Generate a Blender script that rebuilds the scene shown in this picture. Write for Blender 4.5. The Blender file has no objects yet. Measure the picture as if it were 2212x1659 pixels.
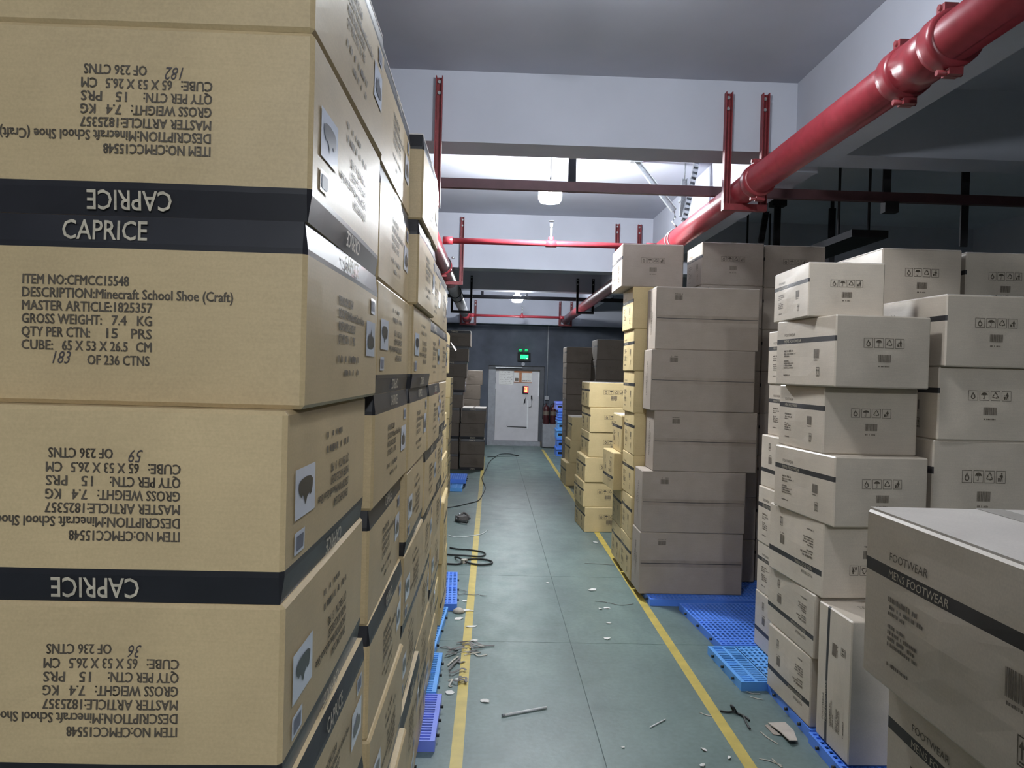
import bpy, bmesh, math, random
from mathutils import Matrix, Vector

random.seed(7)
SC = bpy.context.scene
COL = SC.collection
PI = math.pi

# ------------------------------------------------------------------ camera
cam_d = bpy.data.cameras.new('camera'); cam = bpy.data.objects.new('camera', cam_d); COL.objects.link(cam)
cam_d.sensor_fit = 'HORIZONTAL'; cam_d.sensor_width = 36.0
cam_d.lens = 36.0 * 1690.0 / 2212.0
cam_d.clip_start = 0.02; cam_d.clip_end = 200
M = ((0.99929673, -0.02661426, 0.02641457),
     (0.02598757, -0.01626427, -0.99952995),
     (0.02703137, 0.99951346, -0.01556119))
rt, dn, fw = (Vector(r) for r in M)
R = Matrix((rt, -dn, -fw)).transposed().to_4x4()
R.translation = Vector((0, 0, 1.70))
cam.matrix_world = R
SC.camera = cam

# ------------------------------------------------------------------ world, exposure
SC.view_settings.view_transform = 'Standard'
SC.view_settings.look = 'None'
SC.view_settings.gamma = 1.0
SC.view_settings.use_curve_mapping = False
SC.view_settings.exposure = 0.0
W = bpy.data.worlds.new('world'); SC.world = W; W.use_nodes = True
W.node_tree.nodes['Background'].inputs[0].default_value = (1.0, 0.93, 0.82, 1)
W.node_tree.nodes['Background'].inputs[1].default_value = 0.045
LAMP_L = 840.0          # radiance of the aisle lamps
LAMP_COL = (0.92, 0.965, 1.0)
LAMPS = [(0.50, -2.4, 2.88, 0.92), (0.44, 3.02, 3.46, 0.27), (0.472, 6.80, 3.235, 1.0), (0.45, 14.6, 3.06, 0.78)]  # first two are unseen, added to light the near cartons and ceiling

# ------------------------------------------------------------------ materials
def nmat(name):
    m = bpy.data.materials.new(name); m.use_nodes = True
    nt = m.node_tree; b = nt.nodes['Principled BSDF']
    return m, nt, b
def L(nt, a, b): nt.links.new(a, b)

def plain(name, col, rough=0.5, metal=0.0, spec=0.5, var=0.12, scale=12.0, bump=0.0, coat=0.0):
    m, nt, b = nmat(name)
    tc = nt.nodes.new('ShaderNodeTexCoord')
    n = nt.nodes.new('ShaderNodeTexNoise'); n.inputs['Scale'].default_value = scale; n.inputs['Detail'].default_value = 5
    L(nt, tc.outputs['Object'], n.inputs['Vector'])
    r = nt.nodes.new('ShaderNodeValToRGB')
    r.color_ramp.elements[0].position = 0.3; r.color_ramp.elements[1].position = 0.7
    r.color_ramp.elements[0].color = tuple(c * (1 - var) for c in col) + (1,)
    r.color_ramp.elements[1].color = tuple(min(1, c * (1 + var)) for c in col) + (1,)
    L(nt, n.outputs['Fac'], r.inputs[0]); L(nt, r.outputs[0], b.inputs['Base Color'])
    b.inputs['Roughness'].default_value = rough; b.inputs['Metallic'].default_value = metal
    b.inputs['Specular IOR Level'].default_value = spec
    b.inputs['Coat Weight'].default_value = coat
    if bump:
        bp = nt.nodes.new('ShaderNodeBump'); bp.inputs['Strength'].default_value = bump; bp.inputs['Distance'].default_value = 0.01
        L(nt, n.outputs['Fac'], bp.inputs['Height']); L(nt, bp.outputs[0], b.inputs['Normal'])
    return m

def cardboard(name, col, rough=0.5, spec=0.5, coat=0.0):
    m, nt, b = nmat(name)
    tc = nt.nodes.new('ShaderNodeTexCoord')
    mp = nt.nodes.new('ShaderNodeMapping'); mp.inputs['Scale'].default_value = (3, 3, 60)
    L(nt, tc.outputs['Object'], mp.inputs['Vector'])
    fl = nt.nodes.new('ShaderNodeTexNoise'); fl.inputs['Scale'].default_value = 4; fl.inputs['Detail'].default_value = 3
    L(nt, mp.outputs[0], fl.inputs['Vector'])
    bl = nt.nodes.new('ShaderNodeTexNoise'); bl.inputs['Scale'].default_value = 7; bl.inputs['Detail'].default_value = 4
    L(nt, tc.outputs['Object'], bl.inputs['Vector'])
    fi = nt.nodes.new('ShaderNodeTexNoise'); fi.inputs['Scale'].default_value = 260; fi.inputs['Detail'].default_value = 2
    L(nt, tc.outputs['Object'], fi.inputs['Vector'])
    oi = nt.nodes.new('ShaderNodeObjectInfo')
    def mul(a, lo, hi):
        mr = nt.nodes.new('ShaderNodeMapRange'); mr.inputs['From Min'].default_value = 0.25; mr.inputs['From Max'].default_value = 0.75
        mr.inputs['To Min'].default_value = lo; mr.inputs['To Max'].default_value = hi
        L(nt, a, mr.inputs['Value']); return mr.outputs[0]
    def prod(a, c):
        x = nt.nodes.new('ShaderNodeMath'); x.operation = 'MULTIPLY'; L(nt, a, x.inputs[0]); L(nt, c, x.inputs[1]); return x.outputs[0]
    v = prod(prod(mul(fl.outputs['Fac'], 0.96, 1.03), mul(bl.outputs['Fac'], 0.92, 1.07)), prod(mul(fi.outputs['Fac'], 0.93, 1.06), mul(oi.outputs['Random'], 0.95, 1.05)))
    mx = nt.nodes.new('ShaderNodeMix'); mx.data_type = 'RGBA'; mx.blend_type = 'MULTIPLY'; mx.inputs['Factor'].default_value = 1
    mx.inputs['A'].default_value = col + (1,)
    cb = nt.nodes.new('ShaderNodeCombineColor')
    for i in range(3): L(nt, v, cb.inputs[i])
    L(nt, cb.outputs[0], mx.inputs['B']); L(nt, mx.outputs['Result'], b.inputs['Base Color'])
    b.inputs['Roughness'].default_value = rough; b.inputs['Specular IOR Level'].default_value = spec
    b.inputs['Coat Weight'].default_value = coat; b.inputs['Coat Roughness'].default_value = 0.35
    bp = nt.nodes.new('ShaderNodeBump'); bp.inputs['Strength'].default_value = 0.25; bp.inputs['Distance'].default_value = 0.002
    L(nt, bl.outputs['Fac'], bp.inputs['Height']); L(nt, bp.outputs[0], b.inputs['Normal'])
    return m

def emit(name, col, strength):
    m, nt, b = nmat(name)
    b.inputs['Base Color'].default_value = (0, 0, 0, 1)
    b.inputs['Emission Color'].default_value = col + (1,); b.inputs['Emission Strength'].default_value = strength
    return m

def floor_mat():
    m, nt, b = nmat('painted_floor')
    geo = nt.nodes.new('ShaderNodeNewGeometry')
    n1 = nt.nodes.new('ShaderNodeTexNoise'); n1.inputs['Scale'].default_value = 0.9; n1.inputs['Detail'].default_value = 6; n1.inputs['Roughness'].default_value = 0.65
    mp = nt.nodes.new('ShaderNodeMapping'); mp.inputs['Scale'].default_value = (1.6, 0.7, 1)
    L(nt, geo.outputs['Position'], mp.inputs['Vector']); L(nt, mp.outputs[0], n1.inputs['Vector'])
    r = nt.nodes.new('ShaderNodeValToRGB')
    r.color_ramp.elements[0].position = 0.28; r.color_ramp.elements[0].color = (0.080, 0.114, 0.112, 1)
    r.color_ramp.elements[1].position = 0.72; r.color_ramp.elements[1].color = (0.168, 0.238, 0.218, 1)
    L(nt, n1.outputs['Fac'], r.inputs[0])
    n2 = nt.nodes.new('ShaderNodeTexNoise'); n2.inputs['Scale'].default_value = 38; n2.inputs['Detail'].default_value = 4
    L(nt, geo.outputs['Position'], n2.inputs['Vector'])
    r2 = nt.nodes.new('ShaderNodeValToRGB')
    r2.color_ramp.elements[0].position = 0.3; r2.color_ramp.elements[0].color = (0.88, 0.88, 0.88, 1)
    r2.color_ramp.elements[1].position = 0.66; r2.color_ramp.elements[1].color = (1.05, 1.05, 1.05, 1)
    L(nt, n2.outputs['Fac'], r2.inputs[0])
    mx = nt.nodes.new('ShaderNodeMix'); mx.data_type = 'RGBA'; mx.blend_type = 'MULTIPLY'; mx.inputs['Factor'].default_value = 1
    L(nt, r.outputs[0], mx.inputs['A']); L(nt, r2.outputs[0], mx.inputs['B']); L(nt, mx.outputs['Result'], b.inputs['Base Color'])
    rr = nt.nodes.new('ShaderNodeMapRange'); rr.inputs['To Min'].default_value = 0.30; rr.inputs['To Max'].default_value = 0.56
    n3 = nt.nodes.new('ShaderNodeTexNoise'); n3.inputs['Scale'].default_value = 5; n3.inputs['Detail'].default_value = 6
    L(nt, geo.outputs['Position'], n3.inputs['Vector']); L(nt, n3.outputs['Fac'], rr.inputs['Value']); L(nt, rr.outputs[0], b.inputs['Roughness'])
    bp = nt.nodes.new('ShaderNodeBump'); bp.inputs['Strength'].default_value = 0.12; bp.inputs['Distance'].default_value = 0.006
    L(nt, n2.outputs['Fac'], bp.inputs['Height']); L(nt, bp.outputs[0], b.inputs['Normal'])
    return m

MT = {
 'card_k': cardboard('carton_tan', (0.505, 0.385, 0.215), 0.46, 0.5, 0.08),
 'card_f': cardboard('carton_buff', (0.57, 0.495, 0.405), 0.46, 0.95),
 'card_g': cardboard('carton_sand', (0.56, 0.435, 0.225), 0.55, 0.35),
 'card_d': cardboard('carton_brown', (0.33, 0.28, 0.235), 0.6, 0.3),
 'card_shade': cardboard('carton_shade_tone', (0.13, 0.105, 0.085), 0.6, 0.3),  # kraft card darkened: shade at the far end put into its colour
 'card_in': cardboard('carton_flap', (0.68, 0.63, 0.58), 0.36, 0.7),
 'ink': plain('black_band_ink', (0.018, 0.018, 0.022), 0.42, spec=0.4, coat=0.06),
 'inkf': plain('grey_black_band_ink', (0.035, 0.033, 0.034), 0.5, spec=0.4),
 'text': plain('print_ink', (0.085, 0.068, 0.048), 0.6, var=0.3, scale=150),
 'fade': plain('faded_print', (0.13, 0.105, 0.08), 0.6, var=0.3, scale=150),
 'pale': plain('pale_print', (0.45, 0.40, 0.31), 0.5, var=0.2, scale=120),
 'pen': plain('pen_ink', (0.06, 0.05, 0.05), 0.6),
 'stick': plain('sticker_paper', (0.66, 0.70, 0.80), 0.25, spec=0.6, var=0.04),
 'pict': plain('sticker_picture', (0.02, 0.02, 0.024), 0.3),
 'bar': plain('barcode_ink', (0.14, 0.15, 0.2), 0.5),
 'tape': plain('clear_tape', (0.47, 0.44, 0.41), 0.22, spec=0.6, var=0.05),
 'brown_tape': plain('brown_tape', (0.27, 0.225, 0.185), 0.35, spec=0.5),
 'floor': floor_mat(),
 'joint': plain('floor_joint', (0.10, 0.13, 0.13), 0.8),
 'yellow': plain('line_yellow', (0.50, 0.385, 0.085), 0.45, var=0.16, scale=9),
 'conc': plain('ceiling_paint', (0.47, 0.49, 0.56), 0.85, var=0.06, scale=1.6, spec=0.2),
 'darkwall': plain('dark_wall_paint', (0.075, 0.085, 0.105), 0.8, var=0.25, scale=2.5, spec=0.2),
 'sidewall': plain('side_wall_paint', (0.16, 0.16, 0.165), 0.85, var=0.15, scale=1.2),
 'doorw': plain('door_white', (0.55, 0.54, 0.55), 0.5, var=0.05, scale=6),
 'frame': plain('door_frame_grey', (0.27, 0.28, 0.30), 0.6),
 'frame_d': plain('door_frame_dark', (0.06, 0.065, 0.075), 0.6),
 'red': plain('pipe_red', (0.25, 0.028, 0.038), 0.32, var=0.12, scale=20, spec=0.5),
 'redo': plain('bracket_red', (0.20, 0.022, 0.028), 0.5, var=0.2, scale=25),
 'maroon': plain('trunking_maroon', (0.075, 0.03, 0.035), 0.6),
 'black': plain('black_steel', (0.022, 0.022, 0.025), 0.75, spec=0.25),
 'zinc': plain('zinc_steel', (0.42, 0.44, 0.45), 0.4, metal=0.7, var=0.15, scale=60),
 'greypipe': plain('pipe_grey', (0.16, 0.16, 0.17), 0.4),
 'blue': plain('pallet_blue', (0.09, 0.25, 0.84), 0.42, var=0.10, scale=4, spec=0.45),
 'blue2': plain('pallet_light_blue', (0.12, 0.37, 0.84), 0.42, var=0.10, scale=4, spec=0.45),
 'blue3': plain('pallet_violet_blue', (0.19, 0.26, 0.80), 0.42, var=0.10, scale=4, spec=0.45),
 'paper': plain('scrap_paper', (0.72, 0.71, 0.68), 0.7, var=0.08),
 'scrapc': plain('scrap_card', (0.46, 0.41, 0.35), 0.7),
 'strap': plain('strap_dark', (0.10, 0.09, 0.085), 0.5, var=0.3, scale=40),
 'straw': plain('strap_pale', (0.42, 0.39, 0.33), 0.6, var=0.2, scale=40),
 'rubber': plain('cable_rubber', (0.018, 0.02, 0.02), 0.5),
 'white': plain('white_plastic', (0.75, 0.76, 0.76), 0.4, var=0.05),
 'orange': plain('notice_orange', (0.42, 0.16, 0.06), 0.6, var=0.2),
 'extred': plain('extinguisher_red', (0.05, 0.01, 0.012), 0.4),
 'green': emit('exit_green', (0.0, 1.0, 0.18), 2.6),
 'greenw': emit('exit_white', (0.75, 1.0, 0.85), 2.6),
 'ledred': emit('led_red', (1.0, 0.03, 0.05), 3.0),
 'ledyel': emit('led_yellow', (1.0, 0.62, 0.12), 4.0),
 'greengl': plain('lamp_glass_green', (0.05, 0.25, 0.12), 0.15),
}

# ------------------------------------------------------------------ helpers
def tag(o, label=None, cat=None, group=None, kind=None):
    if label: o['label'] = label
    if cat: o['category'] = cat
    if group: o['group'] = group
    if kind: o['kind'] = kind
    return o

def mkobj(name, me, parent=None):
    o = bpy.data.objects.new(name, me); COL.objects.link(o)
    if parent is not None: o.parent = parent
    return o

class MB:
    def __init__(s): s.v = []; s.f = []; s.sm = []
    def quad(s, *p):
        b = len(s.v); s.v += [Vector(q) for q in p]; s.f.append(tuple(range(b, b + len(p)))); s.sm.append(False)
    def box(s, c, d, rz=0.0, rot=None):
        b = len(s.v); m = rot if rot else Matrix.Rotation(rz, 3, 'Z')
        for x in (-.5, .5):
            for y in (-.5, .5):
                for z in (-.5, .5): s.v.append(Vector(c) + m @ Vector((x * d[0], y * d[1], z * d[2])))
        for f in ((0,1,3,2),(4,6,7,5),(0,4,5,1),(2,3,7,6),(0,2,6,4),(1,5,7,3)): s.f.append(tuple(b + i for i in f)); s.sm.append(False)
        return s
    def bx(s, x0, x1, y0, y1, z0, z1): return s.box(((x0+x1)/2, (y0+y1)/2, (z0+z1)/2), (x1-x0, y1-y0, z1-z0))
    def cyl(s, p0, p1, r, n=20, r1=None, caps=True):
        p0, p1 = Vector(p0), Vector(p1); a = (p1 - p0).normalized(); r1 = r if r1 is None else r1
        u = a.orthogonal().normalized(); w = a.cross(u); b = len(s.v)
        for p, q in ((p0, r), (p1, r1)):
            for i in range(n):
                t = 2 * PI * i / n; s.v.append(p + q * (math.cos(t) * u + math.sin(t) * w))
        for i in range(n):
            j = (i + 1) % n; s.f.append((b + i, b + j, b + n + j, b + n + i)); s.sm.append(True)
        if caps:
            s.f.append(tuple(b + n - 1 - i for i in range(n))); s.sm.append(False)
            s.f.append(tuple(b + n + i for i in range(n))); s.sm.append(False)
        return s
    def lathe(s, c, prof, n=24, axis='Z'):
        b = len(s.v); k = len(prof)
        for i in range(n):
            t = 2 * PI * i / n
            for r, h in prof:
                p = Vector((r * math.cos(t), r * math.sin(t), h))
                if axis == 'Y': p = Vector((p.x, p.z, p.y))
                s.v.append(Vector(c) + p)
        for i in range(n):
            j = (i + 1) % n
            for q in range(k - 1): s.f.append((b + i*k + q, b + j*k + q, b + j*k + q + 1, b + i*k + q + 1)); s.sm.append(True)
        return s
    def tube(s, pts, r, n=8):
        pts = [Vector(p) for p in pts]; b = len(s.v); up = Vector((0, 0, 1))
        for i, p in enumerate(pts):
            t = (pts[min(i + 1, len(pts) - 1)] - pts[max(i - 1, 0)]).normalized()
            u = t.cross(up)
            u = u.normalized() if u.length > 1e-4 else Vector((1, 0, 0)); w = t.cross(u)
            for j in range(n):
                a = 2 * PI * j / n; s.v.append(p + r * (math.cos(a) * u + math.sin(a) * w))
        for i in range(len(pts) - 1):
            for j in range(n):
                k = (j + 1) % n; s.f.append((b + i*n + j, b + i*n + k, b + (i+1)*n + k, b + (i+1)*n + j)); s.sm.append(True)
        s.f.append(tuple(b + n - 1 - j for j in range(n))); s.sm.append(False)
        e = b + (len(pts) - 1) * n; s.f.append(tuple(e + j for j in range(n))); s.sm.append(False)
        return s
    def torus(s, c, R_, r, axis='Y', n=24, k=8, a0=0, a1=2*PI):
        pts = []
        for i in range(n + 1):
            a = a0 + (a1 - a0) * i / n
            d = {'Y': (math.cos(a), 0, math.sin(a)), 'Z': (math.cos(a), math.sin(a), 0), 'X': (0, math.cos(a), math.sin(a))}[axis]
            pts.append(Vector(c) + R_ * Vector(d))
        b = len(s.v); ax = {'Y': Vector((0,1,0)), 'Z': Vector((0,0,1)), 'X': Vector((1,0,0))}[axis]
        for p in pts:
            o_ = (p - Vector(c)).normalized()
            for j in range(k):
                t = 2 * PI * j / k; s.v.append(p + r * (math.cos(t) * o_ + math.sin(t) * ax))
        for i in range(n):
            for j in range(k):
                q = (j + 1) % k; s.f.append((b + i*k + j, b + i*k + q, b + (i+1)*k + q, b + (i+1)*k + j)); s.sm.append(True)
        return s
    def mesh(s, name, mat, off=Vector((0, 0, 0))):
        me = bpy.data.meshes.new(name); me.from_pydata([v - off for v in s.v], [], s.f)
        me.polygons.foreach_set('use_smooth', s.sm); me.materials.append(MT[mat]); me.validate(); me.update()
        bm = bmesh.new(); bm.from_mesh(me); bmesh.ops.recalc_face_normals(bm, faces=bm.faces); bm.to_mesh(me); bm.free()
        return me
    def build(s, name, mat, parent=None):
        if parent is not None:
            p = parent; off = Vector((0, 0, 0))
            while p is not None: off += p.location; p = p.parent
            return mkobj(name, s.mesh(name, mat, off), parent)
        xs = [v.x for v in s.v]; ys = [v.y for v in s.v]; zs = [v.z for v in s.v]
        off = Vector(((min(xs) + max(xs)) / 2, (min(ys) + max(ys)) / 2, min(zs)))
        o = mkobj(name, s.mesh(name, mat, off)); o.location = off
        return o

# ------------------------------------------------------------------ 2D print: text and symbols as triangles
_tc = {}
def text2d(s, bold=0.0):
    key = (s, bold)
    if key in _tc: return _tc[key]
    cu = bpy.data.curves.new('t', 'FONT'); cu.body = s; cu.size = 1.0; cu.resolution_u = 2; cu.offset = bold; cu.space_word = 1.0
    o = bpy.data.objects.new('t', cu); COL.objects.link(o)
    bpy.context.view_layer.update()
    me = bpy.data.meshes.new_from_object(o.evaluated_get(bpy.context.evaluated_depsgraph_get()))
    vs = [(v.co.x, v.co.y) for v in me.vertices]; fs = [tuple(p.vertices) for p in me.polygons]
    bpy.data.objects.remove(o); bpy.data.curves.remove(cu); bpy.data.meshes.remove(me)
    if '(' in s or 'Q' in s or any(c.islower() for c in s):
        cap = text2d('H', bold)[2]
    else: cap = max(v[1] for v in vs) if vs else 1
    _tc[key] = (vs, fs, cap, min(v[0] for v in vs), max(v[0] for v in vs)); return _tc[key]

class Print:
    """flat print laid out on one carton face, metres from the face centre"""
    def __init__(s): s.v = []; s.f = []
    def add(s, face, vs, fs):
        b = len(s.v); s.v += [(face, x, y) for x, y in vs]; s.f += [tuple(b + i for i in f) for f in fs]
    def text(s, face, t, x, y, cap, width=None, bold=0.012, sx=0.8, rot=0, shear=0.0, strike=0.0):
        vs, fs, c, x0, x1 = text2d(t, bold); k = cap / c
        kx = width / (x1 - x0) if width else k * sx
        out = []
        for a, b in vs:
            p, q = (a - x0) * kx, b * k
            p += shear * q
            if rot: p, q = (p*math.cos(rot) - q*math.sin(rot), p*math.sin(rot) + q*math.cos(rot))
            out.append((x + p, y + q))
        s.add(face, out, fs)
        for k_ in ((.5, .35), (1, 0)) if strike else (): s.add(face, [(p + strike*k_[0], q + strike*k_[1]) for p, q in out], fs)
    def rect(s, face, x0, y0, x1, y1): s.add(face, [(x0, y0), (x1, y0), (x1, y1), (x0, y1)], [(0, 1, 2, 3)])
    def poly(s, face, pts): s.add(face, pts, [tuple(range(len(pts)))])
    def ring(s, face, outer, inner):
        n = len(outer); s.add(face, list(outer) + list(inner), [(i, (i+1) % n, n + (i+1) % n, n + i) for i in range(n)])
    def frame(s, face, x0, y0, x1, y1, t):
        s.ring(face, [(x0,y0),(x1,y0),(x1,y1),(x0,y1)], [(x0+t,y0+t),(x1-t,y0+t),(x1-t,y1-t),(x0+t,y1-t)])

def icons(P, face, cx, cy, a, g):
    """four handling symbols: flame, umbrella, recycling arrows, tidy person"""
    x = cx - (4 * a + 3 * g) / 2
    for k in range(4):
        P.frame(face, x, cy - a/2, x + a, cy + a/2, a * 0.045)
        c = (x + a/2, cy)
        T = lambda pts: [(c[0] + p * a, c[1] + q * a) for p, q in pts]
        if k == 0:
            o = [(-.02,.38),(-.08,.2),(-.2,.02),(-.24,-.14),(-.18,-.28),(-.05,-.36),(.08,-.36),(.2,-.27),(.24,-.12),(.2,.04),(.13,.14),(.1,.05),(.06,.2)]
            i = [(-.02,.12),(-.06,.04),(-.11,-.05),(-.13,-.14),(-.1,-.22),(-.03,-.27),(.05,-.27),(.11,-.22),(.13,-.13),(.11,-.05),(.08,0),(.06,-.02),(.03,.06)]
            P.ring(face, T(o), T(i))
        elif k == 1:
            P.poly(face, T([(-.34,.04)] + [(-.34*math.cos(t), .06 + .27*math.sin(t)) for t in [PI*j/10 for j in range(11)]] + [(.34,.04),(.2,.08),(.1,.03),(0,.08),(-.1,.03),(-.2,.08)]))
            P.poly(face, T([(-.025,.05),(.025,.05),(.025,-.3),(-.025,-.3)])); P.poly(face, T([(.025,-.34),(.025,-.29),(-.1,-.29),(-.12,-.24),(-.16,-.24),(-.13,-.34)]))
        elif k == 2:
            for j in range(3):
                t = 2 * PI * j / 3
                q = [(-.16,.17),(-.04,.36),(.06,.36),(.16,.2),(.22,.24),(.2,.06),(.04,.12),(.09,.15),(.01,.27),(-.08,.12)]
                P.poly(face, T([(p*math.cos(t) - r*math.sin(t), p*math.sin(t) + r*math.cos(t)) for p, r in q]))
        else:
            P.poly(face, T([(.1 + .075*math.cos(2*PI*j/10), .28 + .075*math.sin(2*PI*j/10)) for j in range(10)]))
            P.poly(face, T([(.02,.2),(.18,.2),(.26,-.02),(.2,-.05),(.16,.06),(.2,-.36),(.13,-.36),(.09,-.12),(.04,-.36),(-.03,-.36),(.02,-.02),(-.1,.06),(-.13,.0)]))
            P.poly(face, T([(-.3,-.06),(-.08,-.06),(-.12,-.36),(-.27,-.36)])); P.poly(face, T([(-.2,.03),(-.12,.06),(-.15,.12),(-.22,.09)]))
        x += a + g

def barcode(P, face, cx, cy, w, h, seed=3):
    rnd = random.Random(seed); x = cx - w/2
    while x < cx + w/2 - 0.002:
        b = rnd.choice((0.0012, 0.0018, 0.003)); P.rect(face, x, cy - h/2, min(x + b, cx + w/2), cy + h/2); x += b + rnd.choice((0.001, 0.0018))

def scribble(P, face, x, y, w, h, rnd, fill=0.72):
    """a line of print too small to read"""
    q = x
    while q < x + w:
        b = rnd.uniform(0.3, 0.8) * h
        if rnd.random() < fill + 0.15: P.rect(face, q, y, min(q + b, x + w), y + h * rnd.uniform(0.75, 1.0))
        q += b + h * 0.22

# ------------------------------------------------------------------ cartons
class Design:
    def __init__(s, name, w, d, h, mat, band, bandmat, bulge, seed, bandsides='FBLR'):
        s.name, s.w, s.d, s.h = name, w, d, h
        rnd = random.Random(seed); s.rnd = rnd
        s.bg = {k: rnd.uniform(*bulge) for k in 'FBLR'}; s.dent = {k: (rnd.uniform(-.004, .004), rnd.uniform(0, 6), rnd.uniform(0, 6)) for k in 'FBLR'}
        s.parts = []
        s.body = s.make_body(mat, band, bandmat, bandsides)
        s.flaps = None
    def off(s, face, u, v):       # outward displacement, u,v in -.5...5
        e = max(0, math.cos(PI * u)) * max(0, math.cos(PI * v))
        a, p, q = s.dent[face]
        return s.bg[face] * e + a * e * math.sin(7 * u + p) * math.cos(6 * v + q)
    def pt(s, face, x, y, lift=0.0):   # x right, y up on the face, metres from its centre
        wd = s.w if face in 'FB' else s.d
        o = s.off(face, max(-.5, min(.5, x / wd)), max(-.5, min(.5, y / s.h))) + lift
        if face == 'F': return (x, -s.d/2 - o, y)
        if face == 'B': return (-x, s.d/2 + o, y)
        if face == 'R': return (s.w/2 + o, x, y)
        return (-s.w/2 - o, -x, y)
    def make_body(s, mat, band, bandmat, bandsides):
        c = 0.006; zs = sorted(set([-s.h/2, -s.h/2 + c, s.h/2 - c, s.h/2] + [(-.5 + i / 7) * s.h for i in range(1, 7)] + (list(band) if band else [])))
        # drop levels that crowd a band edge
        if band: zs = [z for z in zs if z in band or min(abs(z - b) for b in band) > 0.008 or abs(abs(z) - s.h/2) < 1e-6]
        prof = []      # (face, u)
        N = 7
        for face in 'FRBL':
            wd = s.w if face in 'FB' else s.d
            prof += [(face, (-.5 + i / N) * wd) for i in range(1, N)]
            prof.insert(len(prof) - (N - 1), (face, -wd/2 + c)); prof.append((face, wd/2 - c))
        vs, fs, mi = [], [], []
        for z in zs:
            ins = 0.005 if abs(abs(z) - s.h/2) < 1e-6 else 0.0
            for face, u in prof:
                vs.append(s.pt(face, u, z, -ins))
        n = len(prof)
        for k in range(len(zs) - 1):
            inb = band and zs[k] >= band[0] - 1e-6 and zs[k+1] <= band[1] + 1e-6
            for i in range(n):
                j = (i + 1) % n
                fs.append((k*n + i, k*n + j, (k+1)*n + j, (k+1)*n + i))
                mi.append(1 if inb and (prof[i][0] in bandsides) else 0)
        fs.append(tuple(reversed(range(n)))); mi.append(0)
        fs.append(tuple((len(zs) - 1) * n + i for i in range(n))); mi.append(0)
        me = bpy.data.meshes.new(s.name); me.from_pydata(vs, [], fs); me.materials.append(MT[mat]); me.materials.append(MT[bandmat or 'ink'])
        me.polygons.foreach_set('material_index', mi); me.polygons.foreach_set('use_smooth', [False] * len(fs)); me.update()
        return me
    def print_part(s, name, P, mat, lift=0.0012, sub=None):
        out = {}
        for face in 'FBLR':
            idx = {i: k for k, i in enumerate(j for j, v in enumerate(P.v) if v[0] == face)}
            if not idx: continue
            me = bpy.data.meshes.new(name); me.from_pydata([s.pt(*P.v[i], lift) for i in idx], [], [tuple(idx[i] for i in f) for f in P.f if P.v[f[0]][0] == face]); me.materials.append(MT[mat]); me.update()
            e = {'name': name, 'me': me, 'subs': [], 'face': face}; out[face] = e
            if sub is not None: sub[face]['subs'].append(e)
            else: s.parts.append(e)
        return out
    def flap_meshes(s):
        if s.flaps is None:
            m1 = MB(); m1.bx(-s.w/2 + .004, -.0025, -s.d/2 + .005, s.d/2 - .005, s.h/2 - .001, s.h/2 + .003)
            m2 = MB(); m2.bx(.0025, s.w/2 - .004, -s.d/2 + .005, s.d/2 - .005, s.h/2 - .001, s.h/2 + .0034)
            m3 = MB(); m3.bx(-.024, .024, -s.d/2 + .002, s.d/2 - .002, s.h/2 + .0036, s.h/2 + .0042)
            s.flaps = [('top_flap', m1.mesh('top_flap', 'card_in')), ('top_flap', m2.mesh('top_flap', 'card_in')), ('tape_strip', m3.mesh('tape_strip', 'tape'))]
        return s.flaps

def shoe_poly(cx, cy, k):
    pts = [(-.44,-.22),(-.3,-.34),(.0,-.38),(.3,-.34),(.44,-.25),(.46,-.1),(.42,.02),(.34,.1),(.28,.2),(.2,.12),(.12,.22),(.02,.46),(-.08,.24),(-.2,.14),(-.28,.24),(-.36,.18),(-.42,.0)]
    return [(cx + x * k[0], cy + y * k[1]) for x, y in pts]

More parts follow.
